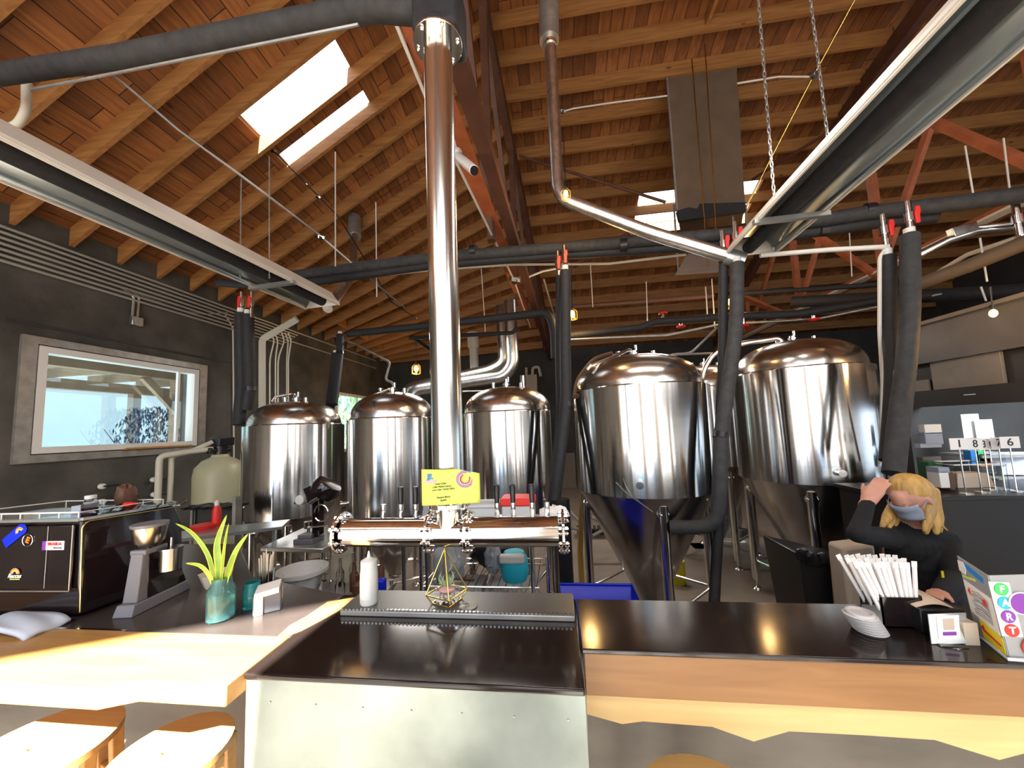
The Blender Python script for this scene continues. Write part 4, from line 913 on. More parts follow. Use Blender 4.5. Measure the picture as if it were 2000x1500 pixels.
one(xf, 'folding_frame', 'dull_galv', 'pale crossed metal legs on the floor left of the big conical tank', 'frame')
yb = MB().cyl((1.12,3.95,0),(1.12,3.95,.22),.08,n=16); one(yb, 'yellow_bottle', 'yellow', 'yellow-capped jug behind the tip of the big conical tank', 'jug')
one(MB().tube([at(1133,1078,3.9)-Vector((0,0,at(1133,1078,3.9).z)), at(1133,1078,3.9), at(1136,1000,3.9), at(1140,960,3.9)], .03, 12), 'copper_pipe', 'cage', 'yellow-brown upright pipe left of the big conical tank', 'pipe')
one(MB().tube([(-.02,2.85,0),(-.02,2.85,1.06)], .08, 20), 'black_post', 'black_plastic', 'thick dark post rising behind the right end of the tap tower', 'post')
# back-left rack of tools and the service shelf behind the espresso machine
rk = thing('tool_rack', 'black slatted rack hanging between the espresso machine and the leftmost tank', 'rack', at(420,1000,2.6))
A, B = at(372,990,2.7), at(462,992,2.7)
m = MB()
for i in range(5):
    x = A.x+(B.x-A.x)*(i+.5)/5; m.obox((x, 2.72, A.z+.0), .05, .2, .02, rz=-.3)
m.beam(A, B, .03, .03).beam(A+Vector((0,0,-.17)), B+Vector((0,0,-.17)), .03, .03); m.build('slats', 'black_plastic', rk)
MB().box(A.x,2.74,A.z-.16,B.x,2.76,A.z).build('back_plate', 'hood_dark', rk)
MB().box(A.x-.0,2.7,0,A.x+.02,2.72,A.z).box(B.x,2.66,0,B.x+.03,2.72,A.z+.08).build('upright', 'dull_galv', rk)
one(MB().hexa([(-3.0,1.75,.98),(-1.95,2.35,.98),(-2.05,2.55,.98),(-3.1,2.0,.98),(-3.0,1.75,1.0),(-1.95,2.35,1.0),(-2.05,2.55,1.0),(-3.1,2.0,1.0)]).cyl((-2.05,2.4,0),(-2.05,2.4,.98),.015,n=8).cyl((-2.9,1.9,0),(-2.9,1.9,.98),.015,n=8), 'service_shelf', 'tin', 'narrow steel shelf running behind the grinder', 'shelf')
P = at(422,1040,2.35); bt = thing('sauce_bottle', 'red and orange squeeze bottle on the narrow steel shelf', 'bottle', (P.x,P.y,1.0)); MB().lathe([(0,0),(.027,0),(.027,.12),(.015,.15),(0,.15)], (P.x,P.y,1.0), 18).build('body', 'red', bt); MB().lathe([(.015,0),(.015,.03),(0,.04)], (P.x,P.y,1.15), 14).build('cap', 'white_plastic', bt)
P = at(398,1045,2.3); one(MB().lathe([(0,0),(.07,0),(.08,.03),(0,.035)], (P.x,P.y,1.0), 20), 'red_dish', 'red', 'flat red dish on the narrow steel shelf beside the sauce bottle', 'dish')
# things on the left wall below the window: white knobs with hooks
for i, (x, y) in enumerate(((196,950),(297,937),(298,966),(196,980),(306,948))):
    c = atx(x, y, XL+.02); t = thing('wall_hook', ['white round hook with a dark handle on the left wall, upper left','white round hook on the left wall, upper right','white round hook on the left wall, lower right','white round knob on the left wall just above the cup rail','small white knob between the two right-hand wall hooks'][i], 'hook', c)
    MB().cyl(c, c+Vector((.04,0,0)), .028, n=18).build('knob', 'white_plastic', t, bevel=.006)
    if i < 3: MB().tube([c+Vector((.04,0,0)), c+Vector((.05,.12,0))], .01, 6).build('hook', 'black_plastic', t)
crumple(tuple(at(246,968,1.24)), .036, 16, 'brown', 'dark brown bottle-shaped bundle behind the cup rail of the espresso machine', 'dark_bundle', 'bundle', sz=(.9,.9,1.3), seed=12)
# ================================================================== the bar
bar = thing('bar_counter', 'dark-topped bar counter with wooden edge at the left and apron at the right', 'counter', (0,1.1,0))
ZC = 1.07
# centre block with steel front
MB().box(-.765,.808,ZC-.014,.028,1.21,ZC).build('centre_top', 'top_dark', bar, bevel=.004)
cf = MB().box(-.765,.815,0,.03,1.15,ZC-.014).build('steel_front', 'panel_steel', bar, bevel=.003)
m = MB()
for i in range(7):
    for z in (1.005,): m.cyl((-.70+i*.115,.816,z),(-.70+i*.115,.8135,z),.0022,n=8)
m.build('rivet', 'dull_galv', cf)
# right wing
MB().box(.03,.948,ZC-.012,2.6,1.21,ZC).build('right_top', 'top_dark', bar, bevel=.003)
MB().box(.035,.955,ZC-.112,2.6,.974,ZC-.012).build('apron', 'apron_wood', bar, bevel=.002)
zz = []
for i in range(15):
    x = .04+i*.183; zz.append((x, i))
P = [(.035,.985,ZC-.145)]
low = [(.035,-.10),(.12,-.13),(.17,-.115),(.33,-.12),(.42,-.165),(.50,-.12),(.66,-.118),(.80,-.12),(.92,-.175),(1.0,-.13),(1.06,-.17),(1.3,-.12),(1.6,-.17),(1.8,-.12),(2.6,-.13)]
MB().prism([(.035,.975,ZC-.095)]+[(x,.975,ZC-.182+(d+.12)*.6) for x, d in low]+[(2.6,.975,ZC-.095)], (0,.02,0)).build('lower_board', 'sunlit_wood', bar, smooth=False)
MB().box(.04,1.16,0,2.6,1.2,ZC-.03).build('right_panel', 'dark_steel', bar)
# left wing : dark inner top, wooden front edge, overhanging the stools
MB().prism([(-2.9,.955,ZC-.04),(-.765,.955,ZC-.04),(-.765,1.21,ZC-.04),(-1.25,1.35,ZC-.04),(-1.7,1.75,ZC-.04),(-2.9,1.75,ZC-.04)], (0,0,.04)).build('left_top', 'top_sunlit', bar, bevel=.003)
MB().prism([(-2.9,.735,ZC-.045),(-1.06,.735,ZC-.045),(-.99,.765,ZC-.045),(-.766,.765,ZC-.045),(-.766,.954,ZC-.045),(-2.9,.954,ZC-.045)], (0,0,.047)).build('wooden_edge', 'edge_wood', bar, bevel=.003)
MB().box(-2.9,.95,ZC+.0,-1.29,.957,ZC+.004).build('steel_lip', 'chrome', bar)
MB().prism([(-2.9,1.22,0),(-1.3,1.22,0),(-1.12,1.12,0),(-.80,.98,0),(-.765,.98,0),(-.765,1.02,0),(-1.1,1.16,0),(-1.28,1.26,0),(-2.9,1.26,0)], (0,0,ZC-.045)).build('left_panel', 'dark_steel', bar)
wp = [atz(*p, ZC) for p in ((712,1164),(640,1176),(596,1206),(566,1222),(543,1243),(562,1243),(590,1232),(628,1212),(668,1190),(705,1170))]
MB().prism([(p.x,p.y,ZC+.0003) for p in wp], (0,0,.0012)).build('orange_streak', 'edge_wood', bar, smooth=False)  # thin orange-brown strip along the seam of left and centre tops
# drip tray mat
dt = thing('drip_tray', 'perforated grey drip tray running along the back of the bar under the taps', 'tray', (-.33,1.13,ZC))
MB().box(-.69,1.07,ZC,.02,1.205,ZC+.016).build('pan', 'dull_galv', dt, bevel=.003)
m = MB().box(-.688,1.072,ZC+.016,.018,1.203,ZC+.019)
m.build('grid_plate', 'tray_grey', dt)
m = MB()
for i in range(58): m.box(-.685+i*.0121,1.0705,ZC+.0165,-.685+i*.0121+.006,1.0745,ZC+.0215)
m.build('edge_perforation', 'chrome', dt)
ZT = ZC+.019
# squeeze bottle
c = at(721,1187,1.115); x, y = c.x, c.y
sb = thing('squeeze_bottle', 'white plastic squeeze bottle with pointed nozzle on the drip tray', 'bottle', (x,y,ZT))
MB().lathe([(0,0),(.025,0),(.027,.004),(.027,.092),(.0258,.098),(.025,.108),(.0245,.118),(0,.12)], (x,y,ZT), 28).build('body', 'white_plastic', sb)
MB().lathe([(.025,0),(.025,.018),(.014,.024),(.006,.028),(.0025,.047),(0,.047)], (x,y,ZT+.112), 24).build('nozzle_cap', 'white_plastic', sb)
MB().lathe([(.0274,.02),(.0274,.075)], (x,y,ZT), 28, a0=-1.2, a1=.6).build('label', 'paper', sb)
# terrarium
tx, ty = -.372, 1.135
te = thing('terrarium', 'gold-framed glass pyramid terrarium with air plant on the drip tray', 'terrarium', (tx,ty,ZT))
rz = radians(28)
def tp_(a, r, z): return Vector((tx+r*cos(a+rz), ty+r*sin(a+rz), ZT+z))
A4 = [radians(k) for k in (-95, -5, 85, 175)]
b0 = [tp_(a, .046, .002) for a in A4]; b1 = [tp_(a, .064, .028) for a in A4]; ap = Vector((tx-.004, ty, ZT+.158))
m = MB()
for i in range(4):
    j = (i+1) % 4
    for p, q in ((b0[i],b0[j]),(b1[i],b1[j]),(b0[i],b1[i]),(b1[i],ap)): m.tube([p, q], .0021, 6)
m.ball(ap, .004, 8); m.build('frame', 'gold', te)
m = MB()
for i in range(4):
    j = (i+1) % 4; m.quad(b1[i], b1[j], ap, ap) if False else m._f([m.b.verts.new(p) for p in (b1[i], b1[j], ap)])
m.build('glass_pane', 'glass', te, smooth=False)
m = MB(); rnd = random.Random(3)
for i in range(110): m.ball(tp_(rnd.uniform(0, 6.3), .037*sqrt(rnd.random()), .008+.017*rnd.random()), .0048, 6)
g_ = m.build('white_gravel', 'gravel', te); g_['kind'] = 'stuff'
m = MB().ball((tx,ty,ZT+.036), .018, 10, (1.4,1,.6)).ball((tx+.015,ty-.005,ZT+.038), .01, 8, (1.3,1,.7)); m.build('shell', 'pink', te)
m = MB()
for i in range(22):
    a = i*2.4; c1 = Vector((tx, ty, ZT+.045)); d = Vector((cos(a), sin(a), 0)); m.tube([c1, c1+d*.014+Vector((0,0,.012)), c1+d*.024+Vector((0,0,.028-.01*(i%3))), c1+d*.02+Vector((0,0,.042-.016*(i%3)))], [.0026,.0022,.0017,.0006], 5)
m.build('air_plant', 'air_plant', te)
c = at(912,1185,1.10); one(MB().lathe([(0,0),(.026,0),(.027,.003),(.012,.004),(0,.004)], (c.x+.004,1.105,ZT), 28).cyl((c.x+.002,1.1,ZT+.003),(c.x+.002,1.1,ZT+.007),.004), 'drain_cover', 'dull_galv', 'small round grey metal cover lying beside the terrarium', 'cover')
# napkin holder
nx, ny = -.955, 1.10
nh = thing('napkin_holder', 'grey and white napkin dispenser on the bar right of the flower jar', 'dispenser', (nx,ny,ZC))
R_ = lambda p: Vector((nx,ny,ZC))+Matrix.Rotation(radians(35),3,'Z') @ Vector(p)
MB().hexa([R_(p) for p in ((-.04,-.03,0),(.035,-.03,0),(.035,.05,0),(-.04,.05,0),(-.04,-.03,.055),(.035,-.03,.062),(.035,.05,.062),(-.04,.05,.055))]).build('holder', 'grey_plastic', nh, bevel=.003)
MB().hexa([R_(p) for p in ((-.036,-.034,.05),(.03,-.034,.056),(.03,.045,.056),(-.036,.045,.05),(-.036,-.034,.066),(.03,-.034,.074),(.03,.045,.074),(-.036,.045,.066))]).hexa([R_(p) for p in ((-.036,-.036,.0),(-.012,-.036,.0),(-.012,-.031,.0),(-.036,-.031,.0),(-.036,-.036,.06),(-.012,-.036,.06),(-.012,-.031,.06),(-.036,-.031,.06))]).build('napkins', 'paper', nh, bevel=.001)
MB().hexa([R_(p) for p in ((.0355,-.01,.03),(.0375,-.01,.03),(.0375,.015,.03),(.0355,.015,.03),(.0355,-.01,.064),(.0375,-.01,.064),(.0375,.015,.064),(.0355,.015,.064))]).build('paper_tab', 'cardboard', nh)
# jars
jx, jy_ = -1.062, 1.035
jr = thing('flower_jar', 'pale aqua glass jar holding long yellow-green leaves on the sunlit bar', 'jar', (jx,jy_,ZC))
MB().lathe([(0,0),(.032,0),(.037,.006),(.0375,.08),(.034,.095),(.027,.104),(.027,.125),(.0255,.125),(.0255,.104),(.032,.093),(.0345,.08),(.0345,.008),(0,.006)], (jx,jy_,ZC), 32).build('glass', 'jar_glass', jr)
MB().lathe([(0,.008),(.034,.009),(.034,.07),(0,.07)], (jx,jy_,ZC), 24).build('water', 'clear', jr)
def leaf(pts, w, mt='leaf', tw=0):
    m_ = MB(); m_.mi = 0; P = []
    n = 14; pp = [at(*p) for p in pts]
    def bz(t):
        k = len(pp)-1; s_ = t*k; i = min(int(s_), k-1); f = s_-i
        p0 = pp[max(i-1,0)]; p1 = pp[i]; p2 = pp[i+1]; p3 = pp[min(i+2,k)]
        return .5*((2*p1)+(p2-p0)*f+(2*p0-5*p1+4*p2-p3)*f*f+(3*p1-p0-3*p2+p3)*f**3)
    rows = []
    for i in range(n+1):
        t = i/n; c = bz(t); d = (bz(min(1,t+.02))-bz(max(0,t-.02))).normalized(); s_ = d.cross(Vector((sin(tw),-cos(tw),.2))).normalized()
        ww = w*(sin(pi*min(1,(t*.82+.18)))**.7)*(1 if t < .99 else .02); nrm = s_.cross(d)
        rows.append([m_.b.verts.new(c+s_*ww*k+nrm*abs(k)*ww*.3) for k in (-1,-.72,0,.72,1)])
    for a, b in zip(rows, rows[1:]):
        for k in range(4):
            m_.mi = 1 if k in (0,3) else 0; m_._f([a[k], a[k+1], b[k+1], b[k]])
    return m_
LV = [([(425,1165,1.03),(418,1125,1.03),(405,1080,1.04),(375,1040,1.05),(342,1022,1.06)], .0085, .2), ([(428,1165,1.03),(428,1110,1.03),(425,1060,1.04),(443,1005,1.05)], .012, .5),
      ([(430,1165,1.03),(436,1110,1.02),(441,1060,1.02),(447,1022,1.02)], .012, -.4), ([(432,1165,1.03),(445,1120,1.03),(462,1075,1.04),(485,1042,1.05)], .011, .3),
      ([(422,1165,1.02),(412,1128,1.01),(392,1105,1.0),(362,1100,1.0)], .0075, .1), ([(438,1165,1.03),(445,1130,1.04),(452,1105,1.05),(456,1080,1.06)], .008, .8)]
for pts, w_, tw in LV: leaf(pts, w_*.85, tw=tw).build('leaf', ['leaf','leaf_edge'], jr, solid=.0006)
one(MB().lathe([(0,0),(.026,0),(.028,.005),(.028,.055),(.022,.066),(.022,.078),(.0205,.078),(.0205,.066),(.026,.054),(.026,.007),(0,.005)], (-1.03,1.115,ZC), 28), 'teal_jar', 'jar_teal', 'small dark teal glass jar just behind the flower jar', 'jar')
sc = thing('straw_cup', 'clear tumbler of pale straws behind the flower jar', 'cup', (-1.04,1.18,ZC))
MB().lathe([(0,0),(.024,0),(.03,.09),(.0285,.09),(.0225,.004),(0,.004)], (-1.04,1.18,ZC), 24).build('tumbler', 'clear', sc)
m = MB(); rnd = random.Random(2)
for i in range(16):
    a = rnd.uniform(0, 6.3); r = .018*sqrt(rnd.random()); m.cyl((-1.04+r*cos(a),1.18+r*sin(a),ZC+.005), (-1.04+r*1.4*cos(a),1.18+r*1.4*sin(a),ZC+.13+rnd.uniform(0,.025)), .0022, n=6)
m.build('straws', 'off_white', sc)
bowl = MB().lathe([(0,0),(.035,0),(.055,.05),(.053,.05),(.034,.004),(0,.004)], (-1.32,1.26,ZC), 6)
one(bowl, 'paper_tray', 'off_white', 'pale folded paper bowl behind the grinder on the bar', 'bowl', smooth=False)
# folded cloth at the left
cl = MB(); g = []
for i in range(17):
    u = i/16; row = []
    for j in range(9):
        v = j/8; p = Vector((-1.80+.26*u, .90+.03*v*6*.33+.02*u, ZC+.004+.0))
        fold = .012*sin(pi*u)*.6+.004*sin(v*9+u*5)
        row.append(cl.b.verts.new(p+Vector((0,.04*v-.03*u,fold+.016*(1-abs(2*u-1)**6)))))
    g.append(row)
for i in range(16):
    for j in range(8): cl._f([g[i][j], g[i+1][j], g[i+1][j+1], g[i][j+1]])
one(cl, 'folded_cloth', 'cloth_blue', 'folded pale blue bar cloth at the left edge of the bar', 'cloth', solid=.012)
# ================================================================== espresso machine
em = thing('espresso_machine', 'black espresso machine with stickers and cup rail at the left end of the bar', 'espresso machine', (-1.6,1.2,ZC))
fR, bR = Vector((-1.545,1.01,0)), Vector((-1.345,1.235,0)); 
ex = Vector((-1,-.03,0)); L_ = .62
Z0, Z1 = ZC+.025, 1.372
ft, bt_ = at(161,1016,.985), at(345,986,1.30)
ft2 = Vector((ft.x, ft.y, ft.z)); 
A = at(155,1200,1.01); B = at(358,1165,1.30); C_ = at(342,986,1.30); D = at(160,1017,1.01); E_ = at(356,1020,1.305)
off = Vector((-.56,-.02,0)); e_t = Vector((0,0,0))
A.z = ZC+.012; B.z = ZC+.012
side = [A, B, E_, C_, D]
MB().prism([tuple(p) for p in side], tuple(off)).build('body', 'black_gloss', em, bevel=.008, seg=3)
nrm = (B-A).cross(Vector((0,0,1))).normalized()
if nrm.x < 0: nrm = -nrm
m = MB(); m.tube([A+nrm*.003+Vector((0,0,.01)), D+nrm*.003+Vector((0,0,-.02)), D.lerp(C_,.05)+nrm*.003+Vector((0,0,-.004)), C_+nrm*.003+Vector((0,0,-.008))], .0022, 6, bend=.02); m.build('brass_trim', 'gold', em)
fx = Vector((-1,-.036,0)).normalized()
f0 = D+Vector((0,-.003,0))
def fp(u, v): return D+fx*u+Vector((0,-.0045,-v))
Hh = D.z-A.z
MB().hexa([fp(.012,.012),fp(.55,.012),fp(.55,Hh*.72),fp(.012,Hh*.72),fp(.012,.012)+Vector((0,-.006,0)),fp(.55,.012)+Vector((0,-.006,0)),fp(.55,Hh*.72)+Vector((0,-.006,0)),fp(.012,Hh*.72)+Vector((0,-.006,0))]).build('front_panel', 'black_gloss', em, bevel=.003)
MB().tube([fp(.01,.01)+Vector((0,-.01,0)), fp(.01,Hh*.72)+Vector((0,-.01,0))], .0016, 8).tube([fp(.01,Hh*.73)+Vector((0,-.01,0)), fp(.55,Hh*.73)+Vector((0,-.01,0))], .002, 6).tube([fp(.1,.012)+Vector((0,-.01,0)), fp(.1,Hh*.7)+Vector((0,-.01,0))], .0008, 6).build('panel_edge', 'dull_galv', em)
MB().beam(D+Vector((0,0,.004)), D+fx*.55+Vector((0,0,.004)), .02, .008).beam(D+Vector((0,0,.004)), C_+Vector((0,0,.004)), .012, .008).build('top_edge', 'tin', em, smooth=False)
def sticker(u0, u1, v0, v1, m, name): return MB().hexa([fp(u0,v0)+Vector((0,-.0064,0)),fp(u1,v0)+Vector((0,-.0064,0)),fp(u1,v1)+Vector((0,-.0064,0)),fp(u0,v1)+Vector((0,-.0064,0)),fp(u0,v0)+Vector((0,-.0075,0)),fp(u1,v0)+Vector((0,-.0075,0)),fp(u1,v1)+Vector((0,-.0075,0)),fp(u0,v1)+Vector((0,-.0075,0))]).build(name, m, em, smooth=False)
def fM(u, v, rot=0): return frame(fp(u, v)+Vector((0,-.008,0)), -fx, (0,0,1)) @ Matrix.Rotation(rot, 4, 'Z')
sticker(.042,.108,.06,.088,'white_plastic','name_plate')
sticker(.108,.122,.06,.088,'purple','name_plate_end')
textmesh('BRASILIA', .0125, fM(.075,.069), 'red', em, bold=.0002, sx=1.0)
textmesh('Made in Italy', .0058, fM(.064,.081), 'ink', em)
o = MB(); R45 = fM(.222,.038, .62); o.prism([R45 @ Vector(p) for p in ((-.05,-.016,0),(.035,-.016,0),(.045,-.008,0),(.045,.008,0),(.03,.02,0),(-.05,.016,0))], (0,-.0006,0)).build('blue_sticker', 'blue', em, smooth=False)
for k, mt in enumerate(('pink','orange','yellow','lime')):
    MB().tube([fM(.205,.028,.5) @ Vector(((.014-.0025*k)*cos(a*pi/12), (.014-.0025*k)*sin(a*pi/12), .002)) for a in range(13)], .0012, 5).build('rainbow', mt, em)
for k, mt in enumerate(('pink','orange','yellow','yellow','purple')):
    MB().tube([fM(.212,.160,.0) @ Vector(((.016-.0025*k)*cos(a*pi/12), (.016-.0025*k)*sin(a*pi/12), .0015)) for a in range(13)], .0014, 5).build('rainbow', mt, em)
textmesh('Raccas', .018, fM(.215,.168), 'white_plastic', em, bold=.0006, shear=.3)
MB().beam(fM(.213,.178) @ Vector((-.018,0,0)), fM(.213,.178) @ Vector((.018,0,0)), .001, .003).build('green_underline', 'lime', em)
MB().tube([fM(.176,.056) @ Vector((.019*cos(a*pi/10), .019*sin(a*pi/10), 0)) for a in range(20)], .0012, 6, closed=True).build('dial_ring', 'chrome', em)
textmesh('E', .026, fM(.176,.056,-.35), 'orange', em, bold=.0012)
# cup rail
m = MB(); zt_ = Vector((0,0,.026))
ra, rb = D+fx*.02+Vector((0,.005,0)), D+fx*.53+Vector((0,.005,0)); back = C_-D; back.z = C_.z-D.z
rc = C_+fx*.03+Vector((0,-.02,0)); rd = C_+fx*.5
m.tube([ra+zt_, rb+zt_], .0028, 6).tube([rc+zt_, rd+zt_], .0025, 6).tube([rb+zt_, rd+zt_], .0025, 6)
m.tube([ra+zt_, rc+zt_], .0015, 6)
for i in range(8): p = ra.lerp(rb, i/7); m.cyl(p, p+zt_, .0022, n=6)
for i in range(6): p = rc.lerp(rd, i/5); m.cyl(p, p+zt_, .002, n=6)
m.build('cup_rail', 'white_plastic', em)
# things on top of the machine
cpos = [(-1.66,1.14),(-1.60,1.18),(-1.72,1.20),(-1.54,1.2),(-1.50,1.26)]
topz = lambda p: D.z+.004+(C_.z-D.z)*max(0,min(1,((p[1]-D.y)/(C_.y-D.y))))
for i, p in enumerate(cpos):
    one(MB().lathe([(0,0),(.018,0),(.03,.016),(.029,.016),(.017,.002),(0,.002)], (p[0],p[1],topz(p)), 20), 'glass_saucer', 'clear', 'small upturned glass dish among the cups on top of the espresso machine', 'dish', 'glass dishes on the espresso machine')
c = at(176,990,1.16); z = topz((0,c.y))
t = thing('sample_jar', 'clear plastic jar with white lid and dark red contents on the espresso machine', 'jar', (c.x,c.y,z))
MB().lathe([(0,0),(.02,0),(.023,.012),(.022,.03),(.015,.042),(.015,.05),(0,.05)], (c.x,c.y,z), 22).build('body', 'clear', t); MB().lathe([(0,0),(.016,0),(.016,.012),(0,.013)], (c.x,c.y,z+.046), 20).build('lid', 'white_plastic', t)
MB().lathe([(0,.002),(.02,.002),(.021,.012),(0,.013)], (c.x,c.y,z), 20).build('contents', 'magenta', t)
one(MB().tube([(-1.66,1.205,topz((0,1.205))+.012), (-1.62,1.205,topz((0,1.205))+.012)], .012, 14), 'red_can', 'red', 'small red can lying behind the cup rail', 'can')
one(MB().obox((-1.80,1.17,topz((0,1.17))+.011),.04,.04,.02), 'cloth_pad', 'cloth_blue', 'pale blue folded pad behind the left of the cup rail', 'cloth')
# ================================================================== grinder
gx = Vector((-1.40,1.03,ZC)); d = (at(352,1165,1.22)-at(245,1205,1.03)); d.z = 0; d = d.normalized(); s_ = Vector((d.y,-d.x,0))
gr = thing('coffee_grinder', 'grey and black coffee grinder with smoked hopper on the bar', 'grinder', (-1.38,1.09,ZC))
def gp(a, b, z): return gx+d*a+s_*b+Vector((0,0,z))
def gbox(a0,a1,b0,b1,z0,z1,a2=None,a3=None,b2=None,b3=None):
    a2 = a0 if a2 is None else a2; a3 = a1 if a3 is None else a3; b2 = b0 if b2 is None else b2; b3 = b1 if b3 is None else b3
    return [gp(a0,b0,z0),gp(a1,b0,z0),gp(a1,b1,z0),gp(a0,b1,z0),gp(a2,b2,z1),gp(a3,b2,z1),gp(a3,b3,z1),gp(a2,b3,z1)]
MB().hexa(gbox(-.01,.20,-.032,.032,0,.035,0,.195,-.028,.028)).build('base', 'grey_plastic', gr, bevel=.003)
MB().hexa(gbox(.012,.13,-.024,.024,.035,.185,.028,.10,-.02,.02)).build('column', 'grey_plastic', gr, bevel=.003)
MB().hexa(gbox(.045,.19,-.026,.026,.035,.2,.045,.125,-.022,.022)).build('rear_housing', 'black_gloss', gr, bevel=.003)
MB().hexa(gbox(.03,.11,-.026,.026,.178,.195)).build('collar', 'grey_plastic', gr, bevel=.003)
hc = gp(.068,0,.205)
MB().lathe([(.022,-.012),(.03,-.002),(.040,.010),(.047,.062)], hc, 32).build('hopper', 'dark_chrome', gr)
MB().lathe([(.048,.060),(.050,.066),(.050,.070),(0,.072)], hc, 32).build('hopper_lid', 'grey_plastic', gr)
gc = at(334,1090,1.12)
MB().cyl((gc.x,gc.y,gc.z-.036),(gc.x,gc.y,gc.z+.035),.031,n=24).cyl((gc.x,gc.y,gc.z+.03),(gc.x,gc.y,gc.z+.037),.033,n=24).build('dosing_chamber', 'dark_chrome', gr)
MB().cyl((gc.x,gc.y,gc.z+.037),(gc.x,gc.y,gc.z+.07),.004,n=8).build('lever', 'dark_chrome', gr)
MB().beam((gc.x,gc.y,gc.z+.02), gp(.09,0,.17), .03, .03).build('spout_bridge', 'black_gloss', gr)
# ================================================================== stools
def stool(cx, cy, z, r, label, rot=0):
    t = thing('bar_stool', label, 'stool', (cx,cy,0))
    mb = MB(); n = 40; rng = []
    hole = [(-.03,.006),(-.02,-.008),(-.006,-.003),(0,-.012),(.008,-.003),(.024,-.006),(.034,.004),(.02,.014),(.008,.008),(0,.013),(-.012,.008),(-.02,.016)]
    # seat as a ring from the outline to the cut-out
    H = [Vector((cx+(x*cos(rot)-y*sin(rot))*.8, cy+(x*sin(rot)+y*cos(rot))*.8, 0)) for x, y in hole]; m_ = len(H)
    O = [Vector((cx+r*cos(-pi*.85+2*pi*i/36*-1), cy+r*sin(-pi*.85+2*pi*i/36*-1), 0)) for i in range(36)]
    hv = [[mb.b.verts.new(p+Vector((0,0,zz))) for p in H] for zz in (z, z-.018)]; ov = [[mb.b.verts.new(p+Vector((0,0,zz))) for p in O] for zz in (z, z-.018)]
    mid = [[mb.b.verts.new(H[int(i*m_/36)%m_]*0+Vector((cx+.05*cos(-pi*.85-2*pi*i/36), cy+.05*sin(-pi*.85-2*pi*i/36), zz))) for i in range(36)] for zz in (z, z-.018)]
    for L in (0, 1):
        for i in range(36): mb._f([ov[L][i], ov[L][(i+1)%36], mid[L][(i+1)%36], mid[L][i]])
        for i in range(36):
            a = int(i*m_/36); b = int((i+1)*m_/36)%m_
            # nearest outline point matching
            def near(j): return min(range(m_), key=lambda k: (H[k]-Vector((mid[L][j%36].co.x, mid[L][j%36].co.y, 0))).length)
            p, q = near(i), near(i+1)
            if p == q: mb._f([mid[L][i], mid[L][(i+1)%36], hv[L][p]])
            else:
                if (q-p) % m_ > m_/2: seq = [(p-k) % m_ for k in range((p-q) % m_+1)]
                else: seq = [(p+k) % m_ for k in range((q-p) % m_+1)]
                mb._f([mid[L][i], mid[L][(i+1)%36]]+[hv[L][k] for k in reversed(seq)])
    for i in range(36): mb._f([ov[0][i], ov[0][(i+1)%36], ov[1][(i+1)%36], ov[1][i]])
    for i in range(m_): mb._f([hv[0][i], hv[0][(i+1)%m_], hv[1][(i+1)%m_], hv[1][i]])
    mb.build('seat', 'stool_wood', t)
    for k in range(4):
        a = rot+pi/4+k*pi/2; u = Vector((cos(a), sin(a), 0)); v = Vector((-sin(a), cos(a), 0)); c0 = Vector((cx, cy, 0))
        m = MB()
        for s_ in (-1, 1):
            m.beam(c0+u*(r*.82)+v*s_*.055+Vector((0,0,z-.02)), c0+u*(r*1.12)+v*s_*.02, .018, .03)
        for zz in (.62, .5, .34): f = 1-zz/z; m.beam(c0+u*(r*(.82+.3*f))+v*.05+Vector((0,0,zz)), c0+u*(r*(.82+.3*f))-v*.05+Vector((0,0,zz)), .018, .03)
        m.build('leg', 'stool_wood', t, bevel=.003)
    m = MB(); m.tube([(cx+r*1.02*cos(a*pi/16), cy+r*1.02*sin(a*pi/16), .3) for a in range(32)], .012, 8, closed=True).build('foot_ring', 'stool_wood', t)
    return t
stool(-1.46, .885, .80, .165, 'wooden bar stool tucked under the bar at the far left, half in shade', .5)
stool(-1.065, .905, .80, .135, 'sunlit round wooden bar stool beside the steel bar front, small cut-out in the seat', .45)
stool(.275, .855, .80, .15, 'wooden bar stool under the right wing of the bar, only its seat edge showing', .2)
